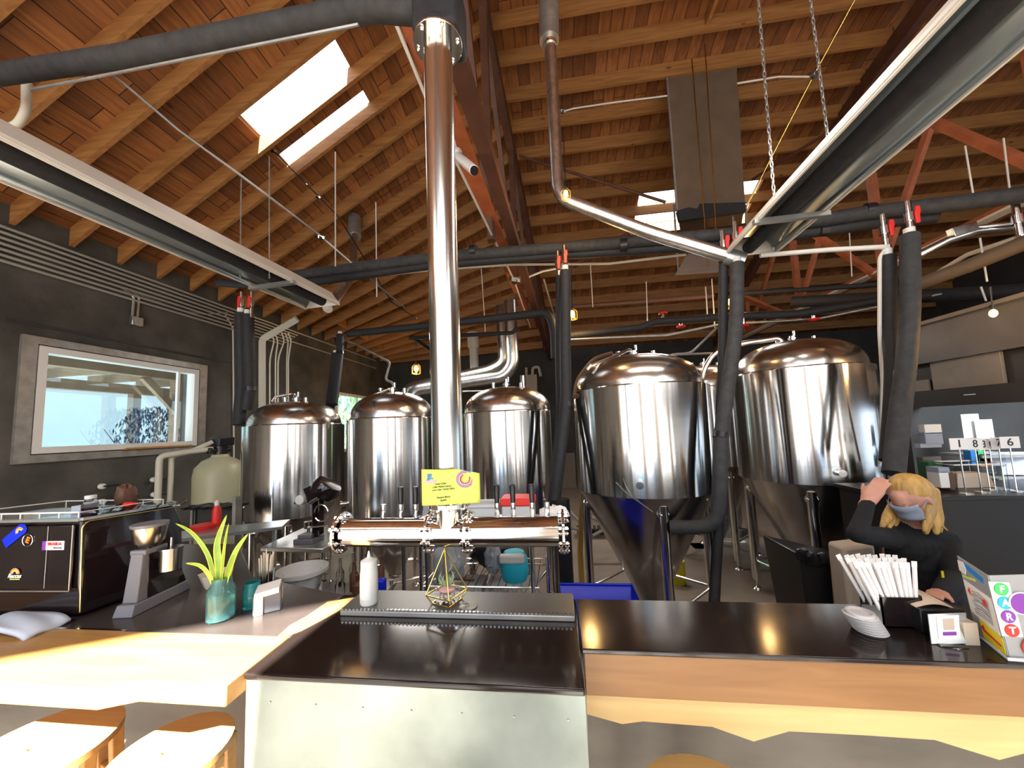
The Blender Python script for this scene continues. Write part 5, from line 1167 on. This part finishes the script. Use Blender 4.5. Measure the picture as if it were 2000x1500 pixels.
# ================================================================== woman behind the bar
def blob(parts, voxel, name, mats, parent, smooth=4):
    """parts: (p, q, r0, r1, mat). union -> one continuous skin"""
    mb = MB()
    for p, q, r0, r1, mi in parts:
        p, q = Vector(p), Vector(q)
        if (p-q).length < 1e-6: mb.ball(p, r0, 16)
        else:
            n = max(2, int((q-p).length/(min(r0, r1)*.45))+1)
            for i in range(n+1): f = i/n; mb.ball(p.lerp(q, f), r0+(r1-r0)*f, 14)
    me = bpy.data.meshes.new('b'); bmesh.ops.recalc_face_normals(mb.b, faces=mb.b.faces); mb.b.to_mesh(me); mb.b.free()
    o = bpy.data.objects.new('b', me); COL.objects.link(o)
    md = o.modifiers.new('r', 'REMESH'); md.mode = 'VOXEL'; md.voxel_size = voxel
    ms = o.modifiers.new('s', 'SMOOTH'); ms.factor = .5; ms.iterations = smooth
    dg = bpy.context.evaluated_depsgraph_get(); dg.update(); m2 = bpy.data.meshes.new_from_object(o.evaluated_get(dg))
    bpy.data.objects.remove(o)
    m2.materials.clear()
    for x in mats: m2.materials.append(MATS[x])
    segs = [(Vector(p), Vector(q), r0, r1, mi) for p, q, r0, r1, mi in parts]
    for f in m2.polygons:
        f.use_smooth = True
        if len(mats) > 1:
            c = f.center; best = None
            for p, q, r0, r1, mi in segs:
                d = q-p; l = d.length_squared; t = 0 if l < 1e-12 else max(0, min(1, (c-p).dot(d)/l)); v = (c-p-d*t).length-(r0+(r1-r0)*t)
                if best is None or v < best[0]: best = (v, mi)
            f.material_index = best[1]
    r = bpy.data.objects.new(name, m2); COL.objects.link(r); r.parent = parent
    if parent.parent is None: r.matrix_parent_inverse = parent.matrix_basis.inverted()
    return r
def atp(x, y, Y): return at(x, y, Y+.36)
wm = thing('person', 'blonde woman in black top and grey mask leaning behind the bar, hand on forehead', 'person', (1.78,2.2,0))
Hc = atp(1771,967,1.62); HS = .86
fd = Vector((-.90,-.30,-.55)).normalized(); side_ = Vector((0,0,1)).cross(fd).normalized(); dn = fd.cross(side_).normalized()
if dn.z > 0: dn = -dn
rt = side_ if side_.x > 0 else -side_      # towards the right of the picture
SK, SW = 0, 1
neck = atp(1790,1030,1.70); shA, shB = atp(1742,1052,1.68), atp(1846,1058,1.72); chest = atp(1795,1085,1.76); waist = atp(1803,1180,1.80); hip = waist+Vector((.02,.03,-.12)); hL, hR = hip+Vector((-.08,0,-.02)), hip+Vector((.08,0,-.02))
elA, wrA = atp(1674,1043,1.44), atp(1694,985,1.55)
elB, wrB = atp(1862,1130,1.58), atp(1838,1158,1.43)
parts = [(Hc-fd*.012, Hc-fd*.012-dn*.012, .083, .080, SK), (Hc+fd*.012+dn*.03, Hc+fd*.03+dn*.080, .060, .038, SK), (Hc+fd*.05-dn*.02, Hc+fd*.055, .04, .04, SK),
         (Hc+fd*.074+dn*.035, Hc+fd*.084+dn*.055, .008, .011, SK), (Hc+fd*.068+dn*.08, Hc+fd*.068+dn*.082, .018, .018, SK),
         (Hc+rt*.08-fd*.01+dn*.02, Hc+rt*.083-fd*.012+dn*.045, .014, .01, SK), (Hc-rt*.08-fd*.01+dn*.02, Hc-rt*.083-fd*.012+dn*.045, .014, .01, SK),
         (Hc-fd*.03+dn*.06, neck, .05, .055, SK), (neck, neck+Vector((0,.02,-.03)), .064, .07, SW),
         (neck+Vector((0,.02,-.03)), shA, .07, .06, SW), (neck+Vector((0,.02,-.03)), shB, .07, .062, SW),
         (shA.lerp(chest, .35), shB.lerp(chest, .35), .085, .085, SW), (chest, waist, .135, .115, SW), (chest+Vector((-.07,0,0)), waist+Vector((-.05,0,0)), .09, .1, SW), (chest+Vector((.07,0,0)), waist+Vector((.05,0,0)), .09, .1, SW),
         (waist, hip, .12, .14, SW),
         (shA, elA, .054, .038, SW), (elA, wrA, .038, .028, SW), (shB, elB, .058, .045, SW), (elB, wrB, .044, .032, SW),
         (hL, (hL.x,hL.y,.46), .085, .058, SW), ((hL.x,hL.y,.46), (hL.x,hL.y+.03,.09), .055, .038, SW), (hR, (hR.x,hR.y,.46), .085, .058, SW), ((hR.x,hR.y,.46), (hR.x,hR.y+.03,.09), .055, .038, SW),
         ((hL.x,hL.y+.03,.045), (hL.x-.01,hL.y-.12,.03), .042, .028, SW), ((hR.x,hR.y+.03,.045), (hR.x+.01,hR.y-.12,.03), .042, .028, SW)]
for i in range(7): p, q, r0, r1, mi = parts[i]; parts[i] = (Hc+(p-Hc)*HS, Hc+(q-Hc)*HS, r0*HS, r1*HS, mi)
def hand(w, d, nrm, curl, sp, thumb, pts, K=.86):
    base = len(pts)
    d = d.normalized(); nrm = (nrm-d*nrm.dot(d)).normalized(); s_ = d.cross(nrm)
    pts.append((w-d*.02, w+d*.02, .026, .024, SK))
    for k in (-1.2,-.4,.4,1.2): pts.append((w+d*.012+s_*k*.012, w+d*.07+s_*k*.019, .017, .0135, SK))
    for k, L in ((-1.35,.062),(-.45,.078),(.45,.082),(1.35,.072)):
        a = w+d*.075+s_*k*.0165; u = (d+s_*k*sp).normalized()
        b = a+(u*cos(curl*.4)+nrm*sin(curl*.4))*L*.45; c = b+(u*cos(curl)+nrm*sin(curl))*L*.32; e = c+(u*cos(curl*1.6)+nrm*sin(curl*1.6))*L*.25
        pts += [(a, b, .0092, .0085, SK), (b, c, .0085, .0075, SK), (c, e, .0075, .0065, SK)]
    a = w+d*.025+s_*thumb*.022; b = a+(d*.85+s_*thumb*.5).normalized()*.034+nrm*.008; c = b+(d*.85+s_*thumb*.4).normalized()*.03+nrm*.01
    pts += [(a, b, .0125, .0105, SK), (b, c, .0105, .008, SK)]
    for i in range(base, len(pts)):
        p, q, r0, r1, mi = pts[i]; pts[i] = (w+(p-w)*K, w+(q-w)*K, r0*K, r1*K, mi)
hand(wrA+Vector((.004,.004,.01)), (atp(1724,940,1.56)-wrA), Vector((.5,.5,-.35)), .45, .05, 1, parts, 1.0)
hand(wrB, (atp(1800,1166,1.3)-wrB)+Vector((0,0,-.0)), Vector((-.2,-.2,-1)), .7, .06, 1, parts)
blob(parts, .0052, 'body', ['skin','sweater'], wm, 5)
# eyes
for k in (-1, 1):
    e = Hc+(fd*.0775+rt*k*.030+dn*.016)*HS
    MB().ball(e, .0085, 12).build('eye', 'off_white', wm)
    MB().ball(e+fd*.0045+dn*.002, .0055, 10).build('iris', 'ink', wm)
    MB().ball(e-dn*.003+fd*.0008, .0092, 12, (1.1,1.0,.85)).build('eyelid', 'skin', wm)
    MB().tube([e-rt*.014+fd*.003-dn*.014, e+fd*.006-dn*.018, e+rt*.014+fd*.003-dn*.014], .0018, 6).build('eyebrow', 'hair', wm)
# mask : cupped sheet over nose, mouth and chin
mb = MB(); g = []
for i in range(15):
    a = -.98+1.96*i/14; row = []
    for j in range(9):
        v = j/8; r = .100+.014*cos(a)**3*sin(pi*v)-.014*v; zz = .008+.102*v
        row.append(mb.b.verts.new(Hc+(fd*(r*cos(a)-.004+.006*sin(3*pi*v))+rt*(r*.84*sin(a))+dn*zz)*HS))
    g.append(row)
for i in range(14):
    for j in range(8): mb._f([g[i][j], g[i+1][j], g[i+1][j+1], g[i][j+1]])
mk = mb.build('face_mask', 'mask', wm, solid=.002)
m = MB()
for k in (-1, 1): m.tube([Hc+(v_)*HS for v_ in (fd*.045+rt*k*.076+dn*.035, rt*k*.086+dn*.01, -fd*.02+rt*k*.092+dn*.025, rt*k*.086+dn*.06, fd*.045+rt*k*.068+dn*.095)], .0016, 5)
m.build('ear_loop', 'mask', mk)
hp = [(Hc-fd*.030-dn*.022, Hc-fd*.05-dn*.01, .089, .086, 0), (Hc-fd*.055, Hc-fd*.06+dn*.07, .082, .07, 0), (Hc-fd*.01-dn*.05, Hc-fd*.03-dn*.045, .06, .06, 0)]
hp = [(Hc+(p-Hc)*HS, Hc+(q-Hc)*HS, r0*HS, r1*HS, mi) for p, q, r0, r1, mi in hp]
for i, (x0, y0, Y0_, x1, y1, Y1_, x2, y2, Y2_, r) in enumerate(((1742,990,1.68,1734,1008,1.66,1722,1030,1.62,.022),(1748,990,1.68,1742,1010,1.67,1736,1030,1.65,.022),(1752,985,1.7,1750,1010,1.7,1748,1028,1.68,.02),
        (1812,950,1.62,1815,1000,1.62,1808,1040,1.60,.026),(1822,960,1.66,1826,1005,1.65,1828,1040,1.62,.028),(1812,955,1.62,1812,1000,1.60,1806,1036,1.58,.022),(1825,970,1.68,1832,1010,1.68,1836,1038,1.66,.022),(1820,985,1.66,1835,1022,1.64,1851,1037,1.62,.010))):
    a, b, c = atp(x0,y0,Y0_-.0), atp(x1,y1,Y1_), atp(x2,y2,Y2_); hp += [(a, b, r*.9, r, 0), (b, c, r, r*.45, 0)]
blob(hp, .006, 'hair', ['hair'], wm, 3)
# apron strap detail
MB().tube([atp(1722,1060,1.56), atp(1726,1100,1.56), atp(1735,1120,1.56)], .007, 6).build('lanyard', 'dark_red_steel', wm)
MB().obox(atp(1841,1122,1.5), .008, .004, .03).build('name_tag', 'yellow', wm)
# ================================================================== on the right wing of the bar
c0 = atz(1706,1236,ZC); 
for i in range(7):
    x = c0.x+.002-.0032*i; y = c0.y+.012-.0*i; z = ZC+.0062*i
    mb = MB().lathe([(0,.0015),(.020,.0015),(.022,.006),(.027,.006),(.029,.002),(.034,.0),(.035,.001),(.034,.002),(.0305,.003),(.029,.0085),(.027,.0095),(.0235,.0092),(.022,.0042),(0,.0045)], (x,y,z), 36)
    if i == 6: mb.obox((x+.012,y,z+.0050),.022,.007,.001,rz=-.4)
    o = one(mb, 'cup_lid', 'lid_white', ['bottom lid of the stack of white cup lids on the bar','white cup lid, second from the bottom of the stack','white cup lid, third from the bottom of the stack','white cup lid in the middle of the stack','white cup lid, third from the top of the stack','white cup lid, second from the top of the stack','topmost white cup lid with a hollow centre'][i], 'lid', 'stack of cup lids')
hb = atz(1785,1236,ZC); hx, hy = hb.x+.0, hb.y+.055
sh = thing('straw_holder', 'black box holding wrapped white straws on the bar in front of the woman', 'holder', (hx,hy,ZC))
mb = MB().box(hx-.05,hy-.035,ZC,hx+.045,hy-.032,ZC+.075).box(hx-.05,hy+.032,ZC,hx+.045,hy+.035,ZC+.085).box(hx-.05,hy-.035,ZC,hx-.047,hy+.035,ZC+.08).box(hx+.042,hy-.035,ZC,hx+.045,hy+.035,ZC+.08).box(hx-.05,hy-.035,ZC,hx+.045,hy+.035,ZC+.004)
mb.build('box', 'black_gloss', sh)
rnd = random.Random(9)
for i in range(30):
    u = (i % 10)/9; v = i//10/2
    p = Vector((hx-.035+.07*u, hy-.024+.045*v, ZC+.012)); q = Vector((hx-.092+.135*u+rnd.uniform(-.003,.003), hy-.028+.055*v, ZC+.152+.004*rnd.random()-.0*u))
    d = (q-p).normalized(); a = d.cross(Vector((0,1,0))).normalized()
    mb = MB().tube([p, p.lerp(q,.97)], .0048, 7).beam(p.lerp(q,.95), q+d*.008, .0125, .0012, up=(0,1,0))
    one(mb, 'wrapped_straw', 'paper', 'paper-wrapped white straw fanned out in the black holder', 'straw', 'wrapped straws in the black holder')
fb = atz(1850,1240,ZC)
mb = MB(); g = []
for i in range(9):
    t_ = i/8; mb2 = None; g.append([mb.b.verts.new(Vector((fb.x-.055+.10*t_, 1.13, ZC+.065+.018*sin(pi*t_)-.01*t_))), mb.b.verts.new(Vector((fb.x-.05+.11*t_, 1.07, ZC+.058+.016*sin(pi*t_)-.016*t_)))])
for a, b in zip(g, g[1:]): mb._f([a[0], b[0], b[1], a[1]])
nb = thing('napkin_box', 'black box with beige napkin sticking out behind the small card stand', 'box', (fb.x,1.12,ZC)); mb.build('napkin', 'cardboard', nb, solid=.003)
MB().box(fb.x-.05,1.06,ZC,fb.x+.05,1.15,ZC+.058).build('box', 'black_plastic', nb, bevel=.003)
cs = thing('card_stand', 'clear card stand with small purple-striped notice on the bar', 'sign', (fb.x,1.02,ZC))
cA, cB = at(1811,1199,1.03), at(1885,1196,1.03); cC, cD = at(1888,1256,1.015), at(1818,1257,1.015)
def cq(u, v, off=0): return (cA.lerp(cB, u)).lerp(cD.lerp(cC, u), v)+Vector((0,-off,0))
def cbox(u0,u1,v0,v1,o0,o1,m,n): return MB().hexa([cq(u0,v0,o0),cq(u1,v0,o0),cq(u1,v1,o0),cq(u0,v1,o0),cq(u0,v0,o1),cq(u1,v0,o1),cq(u1,v1,o1),cq(u0,v1,o1)]).build(n, m, cs, smooth=False)
cbox(0,1,0,1,0,.002,'tin','plate'); cbox(.2,.8,.06,.82,.002,.0028,'paper','card'); cbox(.33,.70,.60,.72,.0028,.0032,'purple','purple_band'); cbox(.36,.66,.16,.54,.0028,.0031,'beige','grey_panel')
MB().obox((cC.lerp(cD,.5)+Vector((0,.0,-.008))), .06, .035, .016).build('base', 'black_gloss', cs, bevel=.005)
MB().obox((cC.lerp(cD,.5)+Vector((.003,-.0185,-.006))), .008, .002, .006, ry=.5).build('logo', 'white_plastic', cs)
# acrylic display case with stickers
n0 = atz(1972,1288,ZC); f0_ = atz(1910,1243,ZC); n1 = n0+Vector((.16,-.012,0))
dc = thing('sticker_case', 'clear acrylic case covered with colourful stickers at the right end of the bar', 'display case', (n0.x+.06,n0.y,ZC))
Ht = .19
def cl_(u, z, o=0): 
    p = f0_.lerp(n0, u); nn = (n0-f0_).cross(Vector((0,0,1))).normalized(); nn = nn if nn.x < 0 else -nn
    top = Vector((-.018+.0*u, 0, 0))*(z/Ht); return p+nn*o+Vector((0,0,z))+top
def cr_(u, z, o=0):
    p = n0.lerp(n1, u); nn = Vector((0,-1,0)); top = Vector((-.018,0,0))*(z/Ht); return p+nn*o+Vector((0,0,z))+top
def face(fn, pts, m, name, o=.0015, th=.001):
    A = [fn(u, z, o) for u, z in pts]; B = [fn(u, z, o+th) for u, z in pts]; mb = MB(); v = B[0]-A[0]; return mb.prism(A, v).build(name, m, dc, smooth=False)
face(cl_, [(0,.005),(1,.005),(1,Ht-.012),(0,Ht)], 'tote', 'left_pane', 0, .0015); face(cr_, [(0,.005),(1,.005),(1,Ht),(0,Ht-.012)], 'tote', 'front_pane', 0, .0015)
face(cl_, [(.04,.06),(.93,.045),(.93,.125),(.04,.135)], 'paper', 'sketch_sticker'); face(cl_, [(.3,.012),(.97,.005),(.97,.042),(.3,.058)], 'yellow', 'yellow_sticker')
face(cl_, [(.38,.03),(.9,.02),(.9,.024),(.38,.036)], 'red', 'red_writing', .0028); face(cl_, [(.30,.035),(.45,.03),(.42,.045)], 'red', 'red_bird', .0028)
face(cl_, [(.15,.168),(.8,.152),(.82,.165),(.2,.182)], 'blue2', 'blue_sticker'); face(cl_, [(.05,.14),(.5,.146),(.5,.152),(.05,.146)], 'lime', 'lime_sticker')
face(cl_, [(.0,.155),(.2,.15),(.28,.165),(.22,.182),(.02,.18)], 'paper', 'white_sticker', .0028)
m = MB(); rnd = random.Random(4)
for i in range(14):
    z_ = .065+.055*i/14; m.tube([cl_(.2+.1*rnd.random(), z_, .003), cl_(.5, z_+.006*rnd.random(), .003), cl_(.8, z_-.004, .003)], .0006, 4)
m.build('sketch_lines', 'grey_plastic', dc); face(cl_, [(.62,.10),(.74,.098),(.72,.112),(.62,.112)], 'red', 'red_spot', .0028); face(cl_, [(.14,.112),(.22,.104),(.22,.122)], 'red', 'red_spot', .0028)
face(cr_, [(-.03,.05),(.2,.05),(.2,.165),(-.03,.165)], 'paper', 'letter_strip')
for i, (ch, mt) in enumerate((('F','green'),('A','teal'),('R','purple'),('T','red'))):
    c = cr_(.09, .150-.029*i, .003); o = MB().cyl(c, c+Vector((0,-.0012,0)), .0135, n=28).build('letter_disc', mt, dc)
    textmesh(ch, .021, frame(c+Vector((0,-.0016,0)), (1,0,0), (0,0,1)), 'paper', dc, bold=.0006)
c = cr_(.27,.122,.003); MB().cyl(c, c+Vector((0,-.002,0)), .024, n=32).build('round_badge', 'paper', dc); MB().cyl(c+Vector((0,-.002,0)), c+Vector((0,-.003,0)), .0215, n=32).build('round_badge', 'purple', dc)
c = cr_(.28,.03,.003); MB().cyl(c, c+Vector((0,-.002,0)), .022, n=28).build('red_badge', 'red', dc); MB().cyl(c+Vector((-.006,-.003,0)), c+Vector((-.006,-.002,0)), .008, n=18).build('red_badge_eye', 'brown', dc)
MB().tube([f0_+Vector((0,-.004,.004)), n0+Vector((-.01,-.006,.004)), n1+Vector((0,-.006,.004))], .004, 8).build('base_rim', 'frost', dc)
MB().box(n0.x-.035,n0.y+.05,ZC,n0.x-.005,n0.y+.09,ZC+.05).build('card_block', 'beige', dc)
# ================================================================== kitchen side at the right
XH = 3.2
mb = MB()
mb.prism([(XH,-2.8,2.37),(XH,3.72,2.37),(XH,3.72,2.04),(XH,-2.8,2.04)], (.06,0,0)); 
struct(mb, 'wall_kitchen', 'hood_grey', smooth=False)
struct(MB().box(XH,-2.8,1.66,XH+.1,3.72,1.80), 'trim_3', 'hood_dark', smooth=False)
struct(MB().box(XH+.06,-2.8,1.80,XH+.1,3.72,2.04), 'trim_4', 'hood_dark', smooth=False)
struct(MB().box(XH-.03,-2.8,2.37,XH+1.6,3.74,2.40), 'trim_5', 'hood_panel', smooth=False)
one(MB().box(XH+.03,3.02,1.80,XH+.055,3.52,2.04), 'hood_panel_board', 'hood_panel', 'large beige-grey access panel on the dark hood wall at the right', 'panel', bevel=.004)
one(MB().box(XH+.03,3.56,1.80,XH+.055,3.70,1.90), 'hood_panel_board', 'hood_panel', 'small beige panel piece at the left end of the hood wall', 'panel', bevel=.004)
one(MB().box(XH-.003,3.18,1.735,XH,3.26,1.742), 'hood_label', 'white_plastic', 'tiny white strip on the dark band under the access panel', 'label')
struct(MB().box(XH-.02,3.72,0,XH+.25,4.0,1.72).box(XH,3.74,0,XR,3.86,2.37), 'wall_kitchen_end', 'dark_wall', smooth=False)
struct(MB().box(5.2,-2.8,0,5.3,3.74,2.40), 'wall_kitchen_back', 'kitchen_wall', smooth=False)
struct(MB().box(XH+.1,-2.8,2.36,5.2,3.74,2.37), 'ceiling_kitchen', 'white_paint', smooth=False)
one(MB().box(4.2,3.3,.0,4.32,3.42,2.36), 'door_post', 'edge_wood', 'brown wooden post behind the table numbers at the right edge', 'post')
bb = thing('back_bar', 'black back counter behind the woman holding the table numbers', 'counter', (2.6,2.65,0))
MB().box(1.98,2.42,0,3.15,2.9,1.105).build('body', 'black_plastic', bb); MB().box(1.96,2.40,1.105,3.17,2.92,1.13).build('worktop', 'black_plastic', bb, bevel=.004)
ZB = 1.13
nums = [('1',1873,867,2.46),('8',1904,867,2.50),('3',1921,868,2.58),('4',1932,868,2.64),('7',1950,865,2.56),('6',1972,864,2.5)]
for i, (ch, x, y, Y) in enumerate(nums):
    c = at(x, y, Y); t = thing('table_number', ['leftmost white table number card, reading 1, on a thin wire stand','second white table number card from the left, reading 8','half-hidden white table number card reading 3, behind the 8','half-hidden white table number card reading 4, between 3 and 7','white table number card reading 7, just left of the last one','rightmost white table number card, reading 6'][i], 'table number', (c.x, Y, ZB))
    MB().obox(c, .090, .003, .068, rz=(-.1,.12,.3,-.2,.1,-.12)[i]).build('card', 'paper', t)
    MB().cyl((c.x,Y+.003,ZB+.004),(c.x,Y+.003,c.z-.03),.0032,n=8).lathe([(0,0),(.03,0),(.03,.004),(0,.005)],(c.x,Y,ZB),20).build('stand', 'chrome', t)
    a = (-.1,.12,.3,-.2,.1,-.12)[i]; textmesh(ch, .062, frame(c+Vector((0,-.0025,0)), (cos(a), sin(a), 0), (0,0,1)), 'ink', t, bold=.0005)
a = at(1890,938,2.68)
ck = thing('acrylic_tray', 'clear acrylic tray rack with white rim behind the table numbers', 'tray', (a.x,2.7,ZB))
MB().tube([(a.x-.14,2.60,ZB+.15),(a.x+.14,2.60,ZB+.15),(a.x+.14,2.80,ZB+.15),(a.x-.14,2.80,ZB+.15)], .005, 6, closed=True).build('rim', 'white_plastic', ck)
MB().box(a.x-.14,2.60,ZB+.002,a.x-.137,2.80,ZB+.15).build('side', 'clear', ck)
MB().box(a.x+.137,2.60,ZB+.002,a.x+.14,2.80,ZB+.15).build('side', 'clear', ck)
one(MB().hexa([(a.x-.1,2.64,ZB),(a.x+.11,2.64,ZB),(a.x+.11,2.76,ZB),(a.x-.1,2.76,ZB),(a.x-.08,2.65,ZB+.09),(a.x+.09,2.65,ZB+.09),(a.x+.09,2.75,ZB+.09),(a.x-.08,2.75,ZB+.09)]), 'carton', 'beige', 'beige cardboard box inside the clear rack on the back counter', 'box', bevel=.003)
def small(x, y, Y, w, h, m, name, label, cat, z=None, d=.08, rz=0):
    c = at(x, y, Y); z0 = c.z-h/2; return one(MB().obox((c.x,Y,c.z), w, d, h, rz=rz), name, m, label, cat, bevel=.004)
for (x, y, Y, w, h, m, n, l, c_) in ((1832,935,2.55,.05,.10,'white_plastic','canister','white canister just right of the woman\'s head','canister'),(1831,917,2.55,.06,.035,'mask','packet','pale blue packet above the white canister','packet'),
     (1846,938,2.6,.03,.11,'brown','brown_bottle','dark bottle right of the white canister','bottle'),(1818,925,2.75,.08,.16,'dark_green','green_box','dark green box behind the white canister','box')):
    small(x, y, Y, w, h, m, n, l, c_)
ks = thing('kitchen_shelf', 'dark shelf unit in the kitchen opening behind the table numbers', 'shelf', (3.6,2.9,0))
MB().box(3.0,2.92,0,4.6,3.3,.9).box(3.0,3.24,.9,4.6,3.3,1.22).build('unit', 'hood_dark', ks); MB().box(3.0,2.92,1.10,4.6,3.3,1.135).box(3.0,3.0,1.27,3.35,3.3,1.29).build('shelf_board', 'dull_galv', ks)
for (x, y, w, h, m, n, l, c_) in ((1816,838,.11,.07,'white_plastic','tub','white top tub of two stacked tubs in the kitchen opening','tub'),(1818,856,.115,.09,'mask','tub','pale green lower tub of two stacked tubs in the kitchen opening','tub'),
     (1902,832,.13,.2,'paper','wall_notice','upper left sheet of paper on the kitchen wall','paper'),(1923,843,.13,.2,'paper','wall_notice','lower right sheet of paper on the kitchen wall','paper'),
     (1916,898,.07,.09,'orange','orange_pot','orange pot on the kitchen shelf between the number stands','pot'),(1906,893,.06,.1,'green','green_pot','green pot left of the orange pot','pot'),(1938,897,.12,.09,'mask','grey_bin','grey plastic bin right of the orange pot','bin'),
     (1897,893,.05,.1,'blue2','blue_pot','small blue pot left of the green pot','pot'),(1978,905,.15,.16,'cloth_blue','paper_packet','pale blue packet leaning at the right behind number 6','packet'),(1815,905,.12,.1,'hood_grey','steel_pan','dark steel pan below the stacked tubs','pan'),(1812,870,.14,.03,'bag','foil','crumpled silver foil under the stacked tubs','foil')):
    c = at(x, y, 3.05 if n != 'wall_notice' else 3.45); k = 3.05/2.6
    one(MB().obox(c+Vector((0,.02 if x == 1902 else 0,0)), w, .05 if n != 'wall_notice' else .004, h, rz=-.2 if n == 'paper_packet' else 0), n, m, l, c_, bevel=.003)
# ================================================================== light
w = bpy.data.worlds.new('world'); S.world = w; w.use_nodes = True; nt = w.node_tree; N = nt.nodes; L = nt.links
bgn = N['Background']; tc = N.new('ShaderNodeTexCoord'); ns = N.new('ShaderNodeTexNoise'); ns.inputs['Scale'].default_value = 2.5; ns.inputs['Detail'].default_value = 5
rp = N.new('ShaderNodeValToRGB'); rp.color_ramp.elements[0].position = .35; rp.color_ramp.elements[1].position = .55
rp.color_ramp.elements[0].color = (.42,.68,1,1); rp.color_ramp.elements[1].color = (1,1,1,1)
L.new(tc.outputs['Generated'], ns.inputs[0]); L.new(ns.outputs[0], rp.inputs[0]); L.new(rp.outputs[0], bgn.inputs[0]); bgn.inputs[1].default_value = 3.2
sun = bpy.data.lights.new('sun', 'SUN'); sun.energy = 60; sun.angle = .009; sun.color = (1,.93,.82)
so = bpy.data.objects.new('sun', sun); COL.objects.link(so); so.rotation_euler = Vector((-.05,.72,-.72)).to_track_quat('-Z','Y').to_euler()
def area(name, c, d, sx, sy, e, col=(1,1,1)):
    l = bpy.data.lights.new(name, 'AREA'); l.shape = 'RECTANGLE'; l.size = sx; l.size_y = sy; l.energy = e; l.color = col
    o = bpy.data.objects.new(name, l); COL.objects.link(o); o.location = c; o.rotation_euler = Vector(d).to_track_quat('-Z','Y').to_euler(); return o
# added panels standing in for daylight behind the viewer, strengths varied for tank reflections
area('daylight_tall_bay', (-2.3,YR-.5,2.75), (0,1,0), 4.4, 5.5, pi*24*.46, (.90,.95,1))
for i in range(6): area('daylight_door', (.5+i,YR-.5,1.4), (0,1,0), 1.0, 2.8, pi*2.8*(.55,.30,.75,.40,.80,.35)[i], ((.86,.93,1) if i < 2 else (1,.95,.87)))
for i in range(8): area('daylight_transom', (.55+i*1.05,YR-.5,3.7), (0,1,0), 1.05, 1.6, pi*1.68*(1.1,.5,.9,1.3,.5,1.0,.7,.9)[i], (1,.97,.92))
for x in (-2.6,.6,3.8): area('rear_fill', (x,-1.4,3.9), (0,-.25,-1), 1.4, .5, 48, (1,.93,.84))  # added fill lights out of view, lifting the rear wall and floor
for x, y in ((-1.9,5.2),(1.2,5.4)): area('tank_fill', (x,y,3.1), (0,-.1,-1), 1.2, .25, 45, (1,.93,.85))  # added fill lights over the tanks, brightening the floor behind the bar
area('bar_fill', (1.0,1.9,3.4), (0,.15,-1), 1.6, .2, 22, (1,.93,.85))  # added fill light over the space behind the bar
area('kitchen_fill', (4.1,2.2,2.3), (0,0,-1), 1.2, .5, 110, (.8,.9,1))  # added bluish fill, brightens the kitchen wall in place of window light
# ================================================================== camera
cam_ = bpy.data.cameras.new('camera'); co = bpy.data.objects.new('camera', cam_); COL.objects.link(co)
cam_.sensor_width = 36; cam_.lens = 36*F/2000; cam_.shift_x = 0; cam_.shift_y = (CY-750)/2000; cam_.clip_start = .05
M = Matrix((_R, _U, -_f)).transposed().to_4x4(); M.translation = Vector((0,0,EYE)); co.matrix_world = M
S.camera = co
S.view_settings.view_transform = 'Standard'; S.view_settings.look = 'None'; S.view_settings.exposure = 0.2; S.view_settings.gamma = 1
S.view_settings.use_curve_mapping = False
S.cycles.max_bounces = 10; S.cycles.diffuse_bounces = 5; S.cycles.glossy_bounces = 5; S.cycles.transmission_bounces = 8; S.cycles.transparent_max_bounces = 12
S.cycles.sample_clamp_indirect = 8; S.cycles.caustics_reflective = False; S.cycles.caustics_refractive = False
